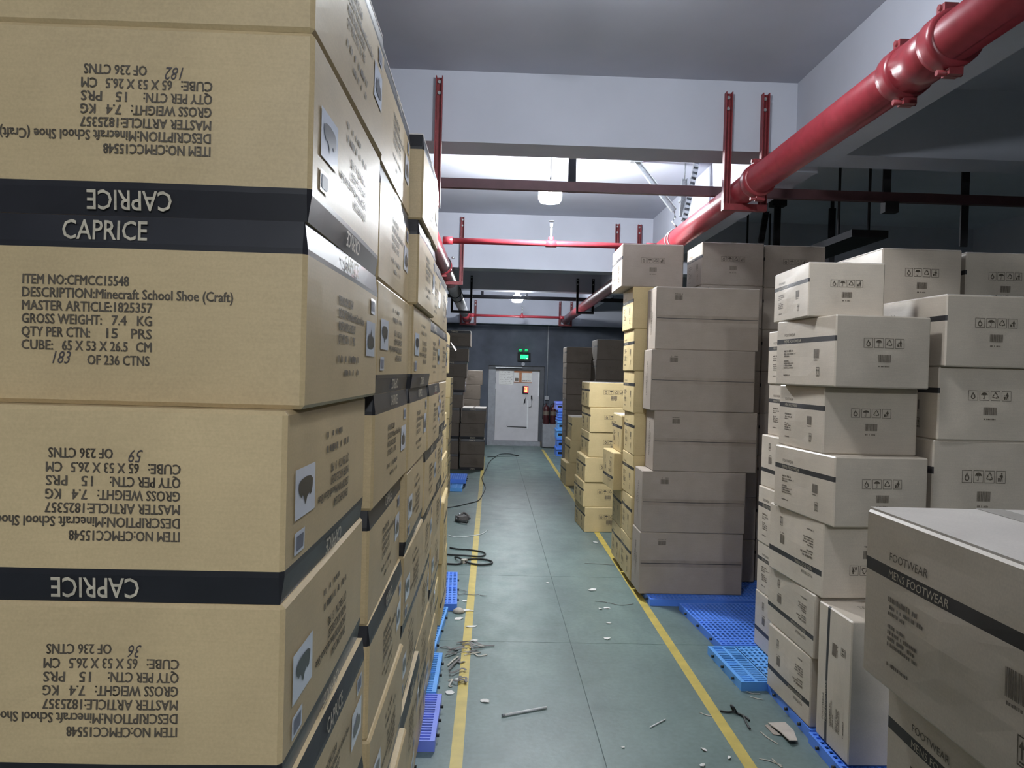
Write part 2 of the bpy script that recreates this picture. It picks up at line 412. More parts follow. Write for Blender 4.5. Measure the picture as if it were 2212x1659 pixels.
KLINES = [('ITEM NO:CFMCC15548', .146), ('DESCRIPTION:Minecraft School Shoe (Craft)', .29), ('MASTER ARTICLE:1825357', .179)]
def caprice(seed, mat='card_k'):
    D = Design('shoe_carton', .53, .65, .264, mat, (.264/2 - .046, .264/2), 'ink', (.001, .006), seed)
    T, Bd, St, Pc, Bs, Bc = Print(), Print(), Print(), Print(), Print(), Print()
    Bd.text('F', 'CAPRICE', -.073, .098, .027, width=.117, bold=.01)
    x = -.126; y = .034; p = .0182; c = .0133
    for i, (t, w) in enumerate(KLINES): T.text('F', t, x, y - i*p, c, width=w, bold=.0, strike=.0011)
    y -= 3 * p
    for i, (a, wa, b, xb, wb, u, wu) in enumerate((('GROSS WEIGHT:', .110, '7.4', .124, .020, 'KG', .020), ('QTY PER CTN:', .094, '15', .117, .015, 'PRS', .028), ('CUBE:', .043, '65 X 53 X 26.5', .056, .090, 'CM', .021))):
        T.text('F', a, x, y - i*p, c, width=wa, bold=.0, strike=.0011); T.text('F', b, x + xb, y - i*p, c, width=wb, bold=.0, strike=.0011); T.text('F', u, x + .179 - wu, y - i*p, c, width=wu, bold=.0, strike=.0011)
    T.text('F', 'OF 236 CTNS', -.035, y - 3.05*p, c, width=.085, bold=.0, strike=.0011)
    for f in 'RL':
        Bd.text(f, 'CAPRICE', -.066, .098, .026, width=.13, bold=.01)
        for i, (t, w) in enumerate((('ITEM NO:CFMCC15548', .13), ('DESCRIPTION:Minecraft School Shoe', .255), ('MASTER ARTICLE:1825357', .165), ('QTY PER CTN:   15   PRS', .165))):
            T.text(f, t, -.115, .035 - i*.0215, .0145, width=w, bold=.0, strike=.0012)
        rnd = random.Random(4)
        scribble(T, f, -.115, -.062, .2, .013, rnd, .5); scribble(T, f, -.06, -.085, .15, .011, rnd, .4)
        St.rect(f, .166, -.046, .28, .026); Pc.poly(f, shoe_poly(.223, -.012, (.092, .05)))
        Bs.rect(f, .222, .044, .278, .076); Bc.rect(f, .231, .05, .269, .071)
    D.print_part('printed_text', T, 'text'); D.print_part('brand_lettering', Bd, 'pale', .0016)
    e = D.print_part('shoe_sticker', St, 'stick', .0016); D.print_part('shoe_picture', Pc, 'pict', .0022, e)
    e = D.print_part('barcode_sticker', Bs, 'stick', .0016); D.print_part('barcode_print', Bc, 'bar', .0022, e)
    return D

def footwear(name, w, d, h, seed, mat='card_f', bulge=(.001, .006), big=1.0, words=True):
    b0, b1 = h/2 - .362*h, h/2 - .287*h
    D = Design(name, w, d, h, mat, (b0, b1), 'inkf', bulge, seed, 'LR')
    T, Fd, Pl = Print(), Print(), Print()
    rnd = random.Random(seed)
    for f in 'LR':
        x = -d/2 + .155 * d
        T.text(f, 'FOOTWEAR', x, b1 + .012*big, .0145*big, width=.118*big, bold=.0)
        Pl.text(f, 'MENS FOOTWEAR', x, (b0 + b1)/2 - .007*big, .0142*big, width=.182*big, bold=.0)
        for i, (q, ww) in enumerate(((.47, .10), (.51, .12), (.545, .06), (.62, .06), (.655, .10), (.69, .09), (.725, .10), (.84, .07))):
            scribble(Fd, f, x, h/2 - q*h - .005, ww*big, .0075*big if i else .010*big, rnd)
        bxx = -d/2 + .72*d
        barcode(Fd, f, bxx, h/2 - .53*h, .055, .042*big); scribble(Fd, f, bxx - .025, h/2 - .63*h, .05, .006, rnd)
        ax, ay = -d/2 + .745*d, h/2 - .79*h
        T.frame(f, ax - .016, ay - .021, ax + .016, ay + .021, .002)
        for k in (-.007, .007):
            T.poly(f, [(ax+k-.0018, ay-.011), (ax+k+.0018, ay-.011), (ax+k+.0018, ay+.004), (ax+k+.006, ay+.004), (ax+k, ay+.015), (ax+k-.006, ay+.004), (ax+k-.0018, ay+.004)])
        T.rect(f, ax - .011, ay - .0165, ax + .011, ay - .014)
    for f in 'FB':
        icons(T, f, 0, h * .12, .043*big, .0065*big)
        barcode(Fd, f, .003, -h * .09, .06*big, .034*big); scribble(Fd, f, -.024*big, -h * .21, .052*big, .007*big, rnd)
    D.print_part('printed_text', T, 'text'); D.print_part('small_print', Fd, 'fade'); D.print_part('band_lettering', Pl, 'pale', .0016)
    return D

def tall(seed):
    D = Design('tall_carton', .785, .315, .465, 'card_d', None, None, (.0, .005), seed)
    T, Fd = Print(), Print(); rnd = random.Random(seed)
    for f in 'LR':
        for xx, hh, y0, y1 in ((.005, .024, -.12, .14), (.045, .014, -.02, .05), (-.04, .014, -.03, .06)):
            q = y0
            while q < y1:
                b = rnd.uniform(.007, .016); Fd_ = T; Fd_.rect(f, xx - hh/2 * rnd.uniform(.5, 1), q, xx + hh/2 * rnd.uniform(.5, 1), q + b * .55); q += b
    barcode(Fd, 'F', -.225, .155, .06, .035); scribble(Fd, 'F', -.255, .18, .06, .006, rnd)
    D.print_part('printed_text', T, 'text'); D.print_part('small_print', Fd, 'text')
    S = Print()
    for i in range(24):
        x0 = -.385 + .77 * i / 24; S.rect('F', x0, -.0022, x0 + .77/24, .0022)
    D.print_part('flap_seam', S, 'ink', .0006)
    T2 = Print()
    for i in range(16):
        x0 = -.385 + .77 * i / 16; T2.rect('F', x0, -.026, x0 + .77/16, .024)
    D.print_part('seam_tape', T2, 'brown_tape', .0003)
    return D

DK = [caprice(11), caprice(12), caprice(13)]
DA = [footwear('footwear_carton', .45, .60, .318, 21), footwear('footwear_carton', .45, .60, .318, 22)]
DE = [footwear('footwear_carton', .50, .48, .340, 31, 'card_g'), footwear('footwear_carton', .50, .48, .340, 32, 'card_g')]
DG = [footwear('footwear_carton', .53, .65, .267, 41, 'card_g', big=1.15), footwear('footwear_carton', .53, .65, .267, 42, 'card_g', big=1.15)]
DX = [caprice(61, 'card_shade'), caprice(62, 'card_shade')]
DY = [footwear('footwear_carton', .53, .65, .267, 63, 'card_shade', big=1.15), footwear('footwear_carton', .53, .65, .267, 64, 'card_shade', big=1.15)]
DD = [footwear('footwear_carton', .50, .48, .340, 65, 'card_d'), footwear('footwear_carton', .50, .48, .340, 66, 'card_d')]
DT = [tall(51), tall(52)]

def carton(D, anchor, xy, z0, yaw=0.0, flip=None, label='', group=None, top=False, sc=(1, 1, 1), lean=(0, 0), hand=None, faces=None):
    """place a carton by its front-left ('FL') or front-right ('FR') bottom corner; yaw in degrees"""
    w, d, h = D.w * sc[0], D.d * sc[1], D.h * sc[2]
    if flip == 'end': d, h = h, d
    rz = Matrix.Rotation(math.radians(yaw), 4, 'Z')
    sx = .5 if anchor == 'FL' else -.5
    c = Vector((xy[0], xy[1], 0)) + rz @ Vector((sx * w, .5 * d, 0)); c.z = z0 + h/2 + 0.0005
    fl = {None: Matrix.Identity(4), 'y': Matrix.Rotation(PI, 4, 'Y'), 'x': Matrix.Rotation(PI, 4, 'X'), 'end': Matrix.Rotation(-PI/2, 4, 'X')}[flip]
    ln = Matrix.Rotation(math.radians(lean[0]), 4, 'X') @ Matrix.Rotation(math.radians(lean[1]), 4, 'Y')
    o = mkobj(D.name, D.body)
    o.matrix_world = Matrix.Translation(c) @ rz @ ln @ fl @ Matrix.Diagonal((sc[0], sc[1], sc[2], 1))
    tag(o, label, 'carton', group)
    if faces is None:
        side = 'R' if anchor == 'FR' else 'L'
        if flip == 'y': side = 'L' if side == 'R' else 'R'
        faces = side + ('B' if flip == 'x' else 'F')
    for p in D.parts:
        if p['face'] not in faces: continue
        q = mkobj(p['name'], p['me'], o)
        if p['name'] == 'small_print': q['kind'] = 'stuff'
        for s_ in p['subs']: mkobj(s_['name'], s_['me'], q)
    if top:
        for n, me in D.flap_meshes(): mkobj(n, me, o)
    if hand:
        P = Print(); P.text('F', hand[0], hand[1], -.0755, .017, bold=.0, sx=.75, shear=.25)
        me = bpy.data.meshes.new('handwritten_number'); me.from_pydata([D.pt(f, x, y, .0014) for f, x, y in P.v], [], P.f); me.materials.append(MT['pen'])
        mkobj('handwritten_number', me, o)
    return o

ORD = ['top', 'second', 'third', 'fourth', 'fifth', 'sixth', 'seventh', 'eighth', 'ninth']
def nth(i): return 'topmost' if i == 0 else ORD[i] + ' from the top'

# ================================================================== the setting
def struct(name, mb, mat, parent=None):
    o = mb.build(name, mat, parent)
    if parent is None: o['kind'] = 'structure'
    return o
FX = [-3.2, 0.544, 4.3, 10.0]; FY = [-7.0, 0.1, 4.90, 6.50, 9.7, 14.5, 18.3]
fl = struct('floor', MB().bx(-3.2, 10, -7, 18.3, -.10, -.004), 'joint')
for i in range(3):
    for j in range(6):
        g = .0022
        MB().bx(FX[i] + g, FX[i+1] - g, FY[j] + g, FY[j+1] - g, -.004, 0).build('floor_slab', 'floor', fl)
struct('trim_1', MB().bx(-.135, -.080, -3, 15.5, 0, .0009), 'yellow')
struct('trim_2', MB().bx(1.150, 1.206, -3, 17.2, 0, .0009), 'yellow')
struct('ceiling', MB().bx(-3.4, 10.2, -7, 18.5, 3.61, 3.80), 'conc')
for y0, y1, zb in ((5.03, 5.33, 3.16), (9.53, 9.83, 2.95), (14.03, 14.33, 3.16)):
    m = MB(); m.bx(-3.2, 10, y0, y1, zb, 3.61); o = struct('ceiling_beam', m, 'conc')
m = MB().bx(-3.2, 10, 17.85, 18.1, 2.79, 3.61); struct('ceiling_beam', m, 'conc')
for x0, x1 in ((1.93, 2.20), (5.9, 6.2), (-2.5, -2.2)):
    m = MB()
    for a, b in ((-7, 5.03), (5.33, 9.53), (9.83, 14.03), (14.33, 17.85)): m.bx(x0, x1, a, b, 3.12, 3.61)
    struct('ceiling_beam', m, 'conc')
w = MB()
w.bx(-3.2, -.06, 18.1, 18.4, 0, 3.61); w.bx(1.24, 10, 18.1, 18.4, 0, 3.61); w.bx(-.06, 1.24, 18.1, 18.4, 1.84, 3.61)
struct('wall_far', w, 'darkwall')
struct('wall_left', MB().bx(-3.4, -3.2, -7, 18.4, 0, 3.61), 'sidewall')
struct('wall_right', MB().bx(10, 10.2, -7, 18.4, 0, 3.61), 'sidewall')
struct('trim_3', MB().bx(-.06, 1.17, 17.96, 18.4, 0.001, .10), 'frame')        # raised door sill
struct('trim_4', MB().bx(1.21, 1.74, 17.70, 18.09, .001, .53), 'frame')        # low plinth beside the door
dr = MB().bx(.115, 1.13, 18.24, 18.29, .10, 1.735); door = struct('door_1', dr, 'doorw')
f = MB().bx(-.055, .11, 18.16, 18.30, .10, 1.75); f.build('door_frame', 'frame', door)
f = MB().bx(1.135, 1.235, 18.14, 18.30, .10, 1.75); f.build('door_frame', 'frame_d', door)
f = MB().bx(-.055, 1.235, 18.14, 18.30, 1.752, 1.835); f.build('door_frame', 'frame_d', door)
MB().bx(.10, .72, 18.07, 18.14, 1.79, 1.805).build('door_ledge', 'zinc', door)
MB().bx(1.105, 1.13, 18.215, 18.239, 1.15, 1.70).build('edge_strip', 'white', door)
for z in (1.62, 1.36): MB().bx(.095, .117, 18.20, 18.239, z - .06, z + .06).build('hinge', 'white', door)
hm = MB(); hm.cyl((.955, 18.24, 1.14), (.955, 18.18, 1.14), .016, 10); hm.bx(.94, .97, 18.165, 18.18, 1.08, 1.16); hm.build('handle', 'black', door)
MB().bx(.86, .885, 18.222, 18.239, .38, 1.05).build('cable_cover', 'white', door)
hm = MB(); hm.tube([(.40, 18.232, .45), (.41, 18.23, .425), (.6, 18.228, .42), (.86, 18.23, .415)], .008, 6); hm.build('cable', 'black', door)
hm = MB(); hm.tube([(.82, 18.22, 1.22), (.83, 18.22, 1.12), (.79, 18.22, 1.02), (.78, 18.22, .95)], .006, 6); hm.build('cable', 'black', door)
hm = MB(); hm.tube([(.95, 18.22, 1.1), (.965, 18.22, .98), (.955, 18.22, .90), (.90, 18.22, .885)], .005, 6); hm.build('cable', 'black', door)
hm = MB(); hm.bx(.79, .815, 18.215, 18.235, .98, 1.07); hm.build('clip', 'black', door)

# notices on the door
o = MB().bx(.185, .515, 18.229, 18.2385, 1.40, 1.72).build('paper_notice', 'paper'); tag(o, 'white paper notice taped on upper left of the white door', 'notice')
rn = random.Random(2); lm = MB()
for k in range(7):
    z = 1.68 - k * .042
    q = .21
    while q < .48:
        b = rn.uniform(.01, .035)
        if rn.random() < .6: lm.bx(q, q + b, 18.2275, 18.229, z, z + .006)
        q += b + .01
lm.build('small_print', 'fade', o)
o = MB().bx(.535, .955, 18.225, 18.2385, 1.455, 1.725).build('notice_board', 'paper'); tag(o, 'orange and white notice board at top of the white door', 'notice board')
MB().bx(.535, .955, 18.222, 18.225, 1.685, 1.725).build('header_strip', 'orange', o)
MB().bx(.655, .715, 18.2215, 18.225, 1.47, 1.685).build('side_strip', 'orange', o)
MB().bx(.555, .64, 18.222, 18.225, 1.49, 1.56).build('photo', 'fade', o)
MB().bx(.535, .955, 18.222, 18.225, 1.455, 1.468).build('footer_strip', 'orange', o)
lm = MB()
for k in range(5): lm.bx(.735 + .04*k, .765 + .04*k, 18.2225, 18.225, 1.485, 1.51)
lm.build('small_print', 'fade', o)
o = MB().bx(.74, .875, 18.19, 18.2385, 1.205, 1.375).build('led_display', 'black'); tag(o, 'small black box with glowing red and yellow digits on the door', 'display')
MB().bx(.775, .872, 18.186, 18.19, 1.225, 1.365).build('red_panel', 'ledred', o)
lm = MB()
for k in range(4): lm.bx(.79, .85, 18.183, 18.186, 1.243 + k*.03, 1.252 + k*.03)
for z in (1.247, 1.277, 1.307): lm.bx(.826, .834, 18.183, 18.186, z, z + .024)
lm.build('digits', 'ledyel', o)

# exit sign with two lamp heads
o = MB().bx(.60, .90, 18.04, 18.095, 1.95, 2.15).build('exit_sign', 'black'); tag(o, 'glowing green exit sign with two lamp heads above the door', 'exit sign')
p = MB().bx(.665, .845, 18.034, 18.04, 2.0, 2.10).build('lit_panel', 'green', o)
sm = MB(); sm.bx(.80, .835, 18.031, 18.034, 2.005, 2.022); sm.build('white_mark', 'greenw', p)
sm = MB(); sm.bx(.69, .70, 18.031, 18.034, 2.0, 2.03); sm.bx(.73, .745, 18.031, 18.034, 2.0, 2.02); sm.bx(.70, .72, 18.031, 18.034, 2.075, 2.085); sm.bx(.79, .80, 18.031, 18.034, 2.08, 2.1); sm.build('dark_mark', 'greengl', p)
for x in (.665, .795):
    hd = MB(); hd.lathe((x, 18.0, 2.165), [(.0, .05), (.03, .046), (.05, .03), (.058, .0), (.045, -.01)], 14); q = hd.build('lamp_head', 'greengl', o)
    hd = MB(); hd.lathe((x, 18.0, 2.195), [(.0, .026), (.025, .022), (.042, .006)], 14); hd.build('glowing_rim', 'green', q)
cd = MB(); cd.tube([(1.30, 18.09, 3.4), (1.30, 18.09, 1.16)], .012, 8); o = cd.build('wall_conduit', 'frame'); tag(o, 'thin grey conduit running down the dark wall right of the door', 'conduit')
MB().bx(1.255, 1.345, 18.05, 18.095, 1.07, 1.16).build('switch_box', 'frame', o)
cd = MB(); cd.cyl((.735, 18.095, 1.885), (.735, 18.06, 1.885), .042, 16); o = cd.build('ceiling_rose', 'frame'); tag(o, 'small round grey junction cover between exit sign and door', 'junction box')

def extinguisher(x, label):
    y, z = 17.88, .531
    m = MB(); m.lathe((x, y, z), [(0, 0), (.068, .0), (.074, .012), (.074, .34), (.068, .375), (.045, .405), (.022, .42), (.02, .445), (0, .445)], 18)
    o = m.build('fire_extinguisher', 'extred'); tag(o, label, 'fire extinguisher', 'fire extinguishers beside the door')
    m = MB(); m.cyl((x, y, z + .43), (x, y, z + .47), .018, 10); m.bx(x - .02, x + .05, y - .012, y + .012, z + .47, z + .482); m.bx(x - .02, x + .055, y - .01, y + .01, z + .492, z + .502); m.build('valve', 'black', o)
    m = MB(); m.tube([(x - .015, y, z + .455), (x - .07, y - .02, z + .44), (x - .086, y - .02, z + .36), (x - .084, y - .02, z + .15), (x - .08, y - .02, z + .10)], .009, 8); m.build('hose', 'black', o)
    m = MB(); m.lathe((x, y, z), [(.0748, .2), (.0748, .29)], 18); m.build('paper_label', 'fade', o)
extinguisher(1.285, 'dark red fire extinguisher on the low plinth, nearer the door')
extinguisher(1.450, 'dark red fire extinguisher on the low plinth, nearer the blue crates')

# ------------------------------------------------------------------ lamps
def lamp(x, y, z, k, label):
    m = MB(); m.lathe((x, y, z), [(0, -.066), (.05, -.066), (.084, -.058), (.1, -.03), (.1, .03), (.084, .056), (.05, .064), (0, .064)], 28)
    MT['lamp%.2f' % y] = emit('lamp_glow', LAMP_COL, LAMP_L * k)
    o = MB(); o.lathe((x, y, z + .066), [(.0, .0), (.045, .0), (.036, .05), (.02, .07), (.0, .075)], 18); r = o.build('pendant_lamp', 'white')
    tag(r, label, 'lamp', 'lamps over the aisle')
    m.build('diffuser', 'lamp%.2f' % y, r)
    if z < 3.4:
        MB().cyl((x, y, z + .138), (x, y, 3.59), .006, 8).build('cord', 'black', r)
        MB().lathe((x, y, 3.61), [(0, -.03), (.04, -.025), (.05, -.001), (0, -.001)], 18).build('ceiling_rose', 'white', r)
    return r
lamp(*LAMPS[0], 'unseen white pendant lamp added behind the viewer')
lamp(*LAMPS[1], 'unseen white ceiling lamp added just above the view')
lamp(*LAMPS[2], 'blazing white pendant lamp nearest above the aisle')
lamp(*LAMPS[3], 'smaller bright pendant lamp far down the aisle before the door')

# ------------------------------------------------------------------ sprinkler pipes
def coupling(parent, c, r, ydir=1):
    m = MB(); m.lathe(c, [(r, -.045), (r + .016, -.042), (r + .018, -.02), (r + .018, .02), (r + .016, .042), (r, .045)], 26, 'Y')
    q = m.build('coupling', 'red', parent)
    for sgn in (-1, 1):
        b = MB(); x = c[0] + sgn * .02; zz = c[2] + sgn * (r + .03)
        b.box((c[0] - sgn * .012, c[1], c[2] + sgn * (r + .022)), (.05, .05, .035)); b.cyl((c[0] - .045, c[1], zz), (c[0] + .045, c[1], zz), .011, 10); b.build('bolt', 'redo', q)
    return q
def ring(parent, c, r, mat='black'):
    m = MB(); m.torus(c, r + .004, .006, 'Y', 28, 6); m.build('clamp_ring', mat, parent)

RP = lambda y: (1.565 + .0045 * y, y, 2.90)
m = MB(); m.cyl(RP(-1.5), RP(17.84), .084, 32); rpipe = m.build('sprinkler_main_pipe', 'red')
tag(rpipe, 'thick red sprinkler main pipe running along the right ceiling beam', 'pipe')
for y in (2.72, 3.02): coupling(rpipe, RP(y), .084)
coupling(rpipe, RP(4.72), .084)
m = MB(); m.cyl(RP(2.72), RP(3.02), .093, 30); m.build('sleeve', 'red', rpipe)
for y in (6.80, 6.90): ring(rpipe, RP(y), .086, 'zinc')
LP = lambda y: (-.565, y, 2.86)
m = MB(); m.cyl(LP(3.0), LP(10.3), .084, 32); lpipe = m.build('sprinkler_main_pipe', 'red')
tag(lpipe, 'thick red and grey sprinkler main pipe on the left behind the cartons', 'pipe')
m = MB(); m.cyl(LP(10.3), LP(15.8), .084, 28); m.build('grey_section', 'greypipe', lpipe)
m = MB(); m.cyl(LP(15.8), LP(17.84), .084, 28); m.build('red_section', 'red', lpipe)
for y in (8.6, 11.6, 12.3): ring(lpipe, LP(y), .088, 'black')
q = coupling(lpipe, LP(8.75), .084)
MB().lathe((-.455, 8.72, 2.95), [(0, -.018), (.016, -.01), (.02, 0), (.016, .01), (0, .018)], 12).build('bolt_head', 'zinc', lpipe)
coupling(lpipe, LP(17.3), .084)

def branch(y, z, xs, label):
    m = MB(); m.cyl((-.478, y, z), (1.508, y, z), .027, 18); o = m.build('sprinkler_branch_pipe', 'red'); tag(o, label, 'pipe', 'branch pipes across the aisle')
    for x in (-.432, 1.462): MB().cyl((x - .045, y, z), (x + .045, y, z), .036, 16).build('fitting', 'red', o)
    m = MB(); m.cyl((xs - .05, y, z), (xs + .05, y, z), .034, 16); m.cyl((xs, y, z), (xs, y, z + .06), .026, 14); t = m.build('tee', 'red', o)
    m = MB(); m.cyl((xs, y, z + .06), (xs, y, z + .15), .011, 10); m.cyl((xs, y, z + .15), (xs, y, z + .19), .016, 10); m.lathe((xs, y, z + .21), [(0, .004), (.026, .0), (.028, -.004), (0, -.003)], 14); m.build('sprinkler_head', 'zinc', t)
branch(7.28, 2.90, .525, 'red branch pipe crossing the aisle below the nearest lamp')
branch(16.5, 2.87, .62, 'thin red branch pipe crossing the aisle near the far door')

def hanger(x0, x1, y, zb, zt, mat, label, sec=.044):
    o = MB().bx(x0 - sec/2, x1 + sec/2, y - .05, y, zb - .04, zb).build('pipe_hanger', mat); tag(o, label, 'bracket', 'pipe hangers')
    for x in (x0, x1):
        m = MB(); m.bx(x - sec/2, x + sec/2, y - .006, y, zb + .0005, zt); m.bx(x - sec/2, x - sec/2 + .006, y - .045, y - .006, zb + .0005, zt); m.bx(x + sec/2 - .006, x + sec/2, y - .045, y - .006, zb + .0005, zt); m.build('channel_post', mat, o)
    for x in (x0, x1):
        m = MB()
        for z in (zt - .03, zt - .10): m.cyl((x, y - .006, z), (x, y - .02, z), .011, 8)
        m.build('anchor_bolt', 'zinc', o)
hanger(1.477, 1.715, 5.028, 2.812, 3.525, 'redo', 'dark red U-shaped hanger holding the right pipe at the nearest beam')
hanger(-.745, -.375, 5.028, 2.77, 3.56, 'redo', 'dark red hanger post rising behind the left carton stack')
hanger(-.73, -.392, 9.528, 2.775, 3.555, 'redo', 'dark red U-shaped hanger holding the left pipe at the second beam')
hanger(1.49, 1.76, 9.528, 2.812, 3.53, 'redo', 'dark red hanger holding the right pipe behind the tallest cartons')
hanger(-.73, -.39, 14.028, 2.77, 3.40, 'black', 'black U-shaped hanger holding the grey stretch of the left pipe', .04)
hanger(1.51, 1.79, 14.028, 2.81, 3.40, 'black', 'black U-shaped hanger holding the far stretch of the right pipe', .04)
hanger(-.72, -.39, 17.848, 2.775, 3.30, 'redo', 'small red hanger under the left pipe by the far wall')
hanger(1.53, 1.79, 17.848, 2.812, 3.33, 'redo', 'small red hanger under the right pipe by the far wall')

# bracing of the right pipe
def strut(p0, p1, w, mat, name, parent=None, slots=False):
    p0, p1 = Vector(p0), Vector(p1); a = p1 - p0; ln = a.length; z = a.normalized(); y = Vector((0, 1, 0)); x = y.cross(z).normalized(); y = z.cross(x)
    rot = Matrix((x, y, z)).transposed(); m = MB()
    m.box((p0 + p1)/2 + rot @ Vector((0, .016, 0)), (w, .004, ln), rot=rot)
    for s_ in (-1, 1): m.box((p0 + p1)/2 + rot @ Vector((s_ * w/2, 0, 0)), (.004, .034, ln), rot=rot)
    if slots:
        n = int(ln / .05)
        for i in range(n): m.box(p0 + z * (i + .5) * .05 + rot @ Vector((0, -.014, 0)), (w, .004, .026), rot=rot)
    return m.build(name, mat, parent)
o = strut((1.25, 6.98, 3.605), (1.575, 6.88, 3.16), .045, 'zinc', 'pipe_brace'); tag(o, 'galvanised diagonal brace from ceiling to the right pipe clamp', 'brace')
m = MB(); m.tube([(1.575, 6.88, 3.16), (1.585, 6.88, 3.10), (1.56, 6.88, 3.06), (1.60, 6.87, 3.01)], .010, 8); m.build('hinge_link', 'zinc', o)
m = MB(); m.bx(1.19, 1.30, 6.94, 7.02, 3.597, 3.609); m.build('ceiling_plate', 'zinc', o)
o = strut((1.785, 6.98, 3.605), (1.665, 6.88, 3.07), .045, 'zinc', 'pipe_brace', slots=True); tag(o, 'galvanised slotted channel brace above the right pipe clamp', 'brace')
m = MB(); m.cyl((1.665, 6.88, 3.07), (1.63, 6.87, 3.0), .014, 10); m.build('hinge_link', 'zinc', o)
o = strut((1.685, 6.99, 3.47), (1.672, 6.99, 3.13), .045, 'zinc', 'hanger_rod'); tag(o, 'short galvanised channel with threaded rod beside the slotted brace', 'hanger')
MB().cyl((1.686, 6.99, 3.46), (1.69, 6.99, 3.605), .007, 8).build('threaded_rod', 'zinc', o)
MB().cyl((1.655, 6.985, 3.26), (1.635, 6.985, 3.26), .012, 8).build('bolt', 'zinc', o)

# cable trunking and the dark bay on the right
o = MB().bx(-3.19, 9.9, 5.58, 5.63, 2.998, 3.065).build('cable_trunking', 'maroon'); tag(o, 'dark maroon cable trunking crossing under the nearest beam', 'trunking')
for x, zl in ((.545, 3.0), (2.84, 2.93), (3.42, 2.70), (-1.4, 3.0)):
    m = MB(); m.bx(x - .028, x + .028, 5.63, 5.646, zl, 3.609); m.build('drop_bar', 'black', o)
MB().bx(2.80, 2.90, 5.57, 5.64, 2.92, 2.998).build('junction_box', 'black', o)
o = MB().bx(-3.19, 9.9, 14.40, 14.45, 3.035, 3.10).build('cable_trunking', 'black'); tag(o, 'black cable trunking crossing behind the far lamp', 'trunking')
for x in (.62, -.2, 2.2): MB().bx(x - .025, x + .025, 14.45, 14.466, 3.04, 3.609).build('drop_bar', 'black', o)
o = MB().bx(2.9, 3.2, 6.3, 13.0, 2.87, 2.93).build('cable_tray', 'black'); tag(o, 'black cable tray under the ceiling of the dark right bay', 'cable tray')
for y in (6.6, 9.0, 11.5):
    for x in (2.92, 3.18): MB().cyl((x, y, 2.93), (x, y, 3.609), .012, 8).build('support_rod', 'black', o)
for x, y, zb, lab in ((2.90, 8.0, 2.5, 'dark ceiling rod with foot plate behind the stacked cartons'), (3.47, 8.0, 2.5, 'dark ceiling rod with pointed top, right of the plated one')):
    m = MB(); m.bx(x - .03, x + .03, y - .02, y + .02, zb, 3.47); o = m.build('ceiling_rod', 'black'); tag(o, lab, 'rod')
    m = MB(); m.bx(x - .075, x + .075, y - .06, y + .06, 3.47, 3.61) if x < 3 else m.cyl((x, y, 3.47), (x, y, 3.61), .02, 8); m.build('fixing', 'black', o)
o = strut((2.75, 7.9, 3.40), (2.62, 7.9, 2.5), .05, 'black', 'ceiling_strut', slots=True); tag(o, 'dark slotted ceiling strut left of the plated rod', 'strut')
MB().cyl((2.75, 7.9, 3.39), (2.76, 7.9, 3.609), .009, 8).build('threaded_rod', 'black', o)

# ================================================================== pallets
def pallet(x0, x1, y0, y1, mat, label, slots='', rz=0.0, z0=0.0, th=.05, px=.031, py=.045):
    """plastic floor pallet, open grid top; 'L'/'R' slotted margin on that side"""
    cx, cy = (x0 + x1)/2, (y0 + y1)/2; lx, ly = (x1 - x0)/2, (y1 - y0)/2
    root = mkobj('plastic_pallet', None); root.location = (cx, cy, z0 + .0005); root.rotation_euler = (0, 0, rz)
    tag(root, label, 'pallet', 'blue plastic floor pallets')
    def part(name, m): mkobj(name, m.mesh(name, mat), root)
    m = MB(); t = .006; zt = th
    m.bx(-lx, -lx + t, -ly, ly, 0, zt); m.bx(lx - t, lx, -ly, ly, 0, zt); m.bx(-lx + t, lx - t, -ly, -ly + t, 0, zt); m.bx(-lx + t, lx - t, ly - t, ly, 0, zt); part('side_rim', m)
    m = MB(); bt = .007
    a0, a1 = -lx + t, lx - t
    def slotted(s0, s1):
        mid = (s0 + s1)/2
        for q in (s0, mid, s1): m.bx(q - .008, q + .008, -ly + t, ly - t, zt - bt, zt - .0002)
        n = int((2*ly) / .027)
        for i in range(n + 1):
            y = -ly + t + (2*ly - 2*t) * i / n; m.bx(s0 + .008, s1 - .008, y - .0055, y + .0055, zt - bt, zt - .0006)
    if 'L' in slots: slotted(a0 + .008, a0 + .158); a0 += .166
    if 'R' in slots: slotted(a1 - .158, a1 - .008); a1 -= .166
    n = max(1, round((a1 - a0) / px)); k = max(1, round(2*ly / py))
    for i in range(n + 1):
        x = a0 + (a1 - a0) * i / n; m.bx(x - .0062, x + .0062, -ly + t, ly - t, zt - bt, zt - .0002)
    for j in range(k + 1):
        y = -ly + (2*ly) * j / k; y = max(-ly + .008, min(ly - .008, y)); m.bx(a0, a1, y - .0095, y + .0095, zt - bt, zt - .0006)
    part('grid_top', m)
    for sx in (-1, 0, 1):
        for sy in (-1, 0, 1):
            m = MB(); m.bx(sx * (lx - .05) - .035, sx * (lx - .05) + .035, sy * (ly - .05) - .035, sy * (ly - .05) + .035, 0, zt - bt - .001); part('foot', m)
    for sx in (-1, 1):
        for fy in (-.6, .0, .6):
            m = MB(); m.cyl((sx * lx, fy * ly, zt * .55), (sx * (lx + .014), fy * ly, zt * .55), .008, 8); mkobj('peg', m.mesh('peg', 'rubber'), root)
    return root
pallet(-.81, -.208, 3.46, 3.97, 'blue3', 'violet-blue slotted plastic pallet nearest on the left of the aisle', 'R')
pallet(-.84, -.240, 3.99, 4.55, 'blue2', 'light blue slotted plastic pallet, second on the left of the aisle', 'R')
pallet(-.88, -.275, 4.57, 5.45, 'blue2', 'light blue plastic pallet with square holes, turned askew by the left stack', '', math.radians(-2.4))
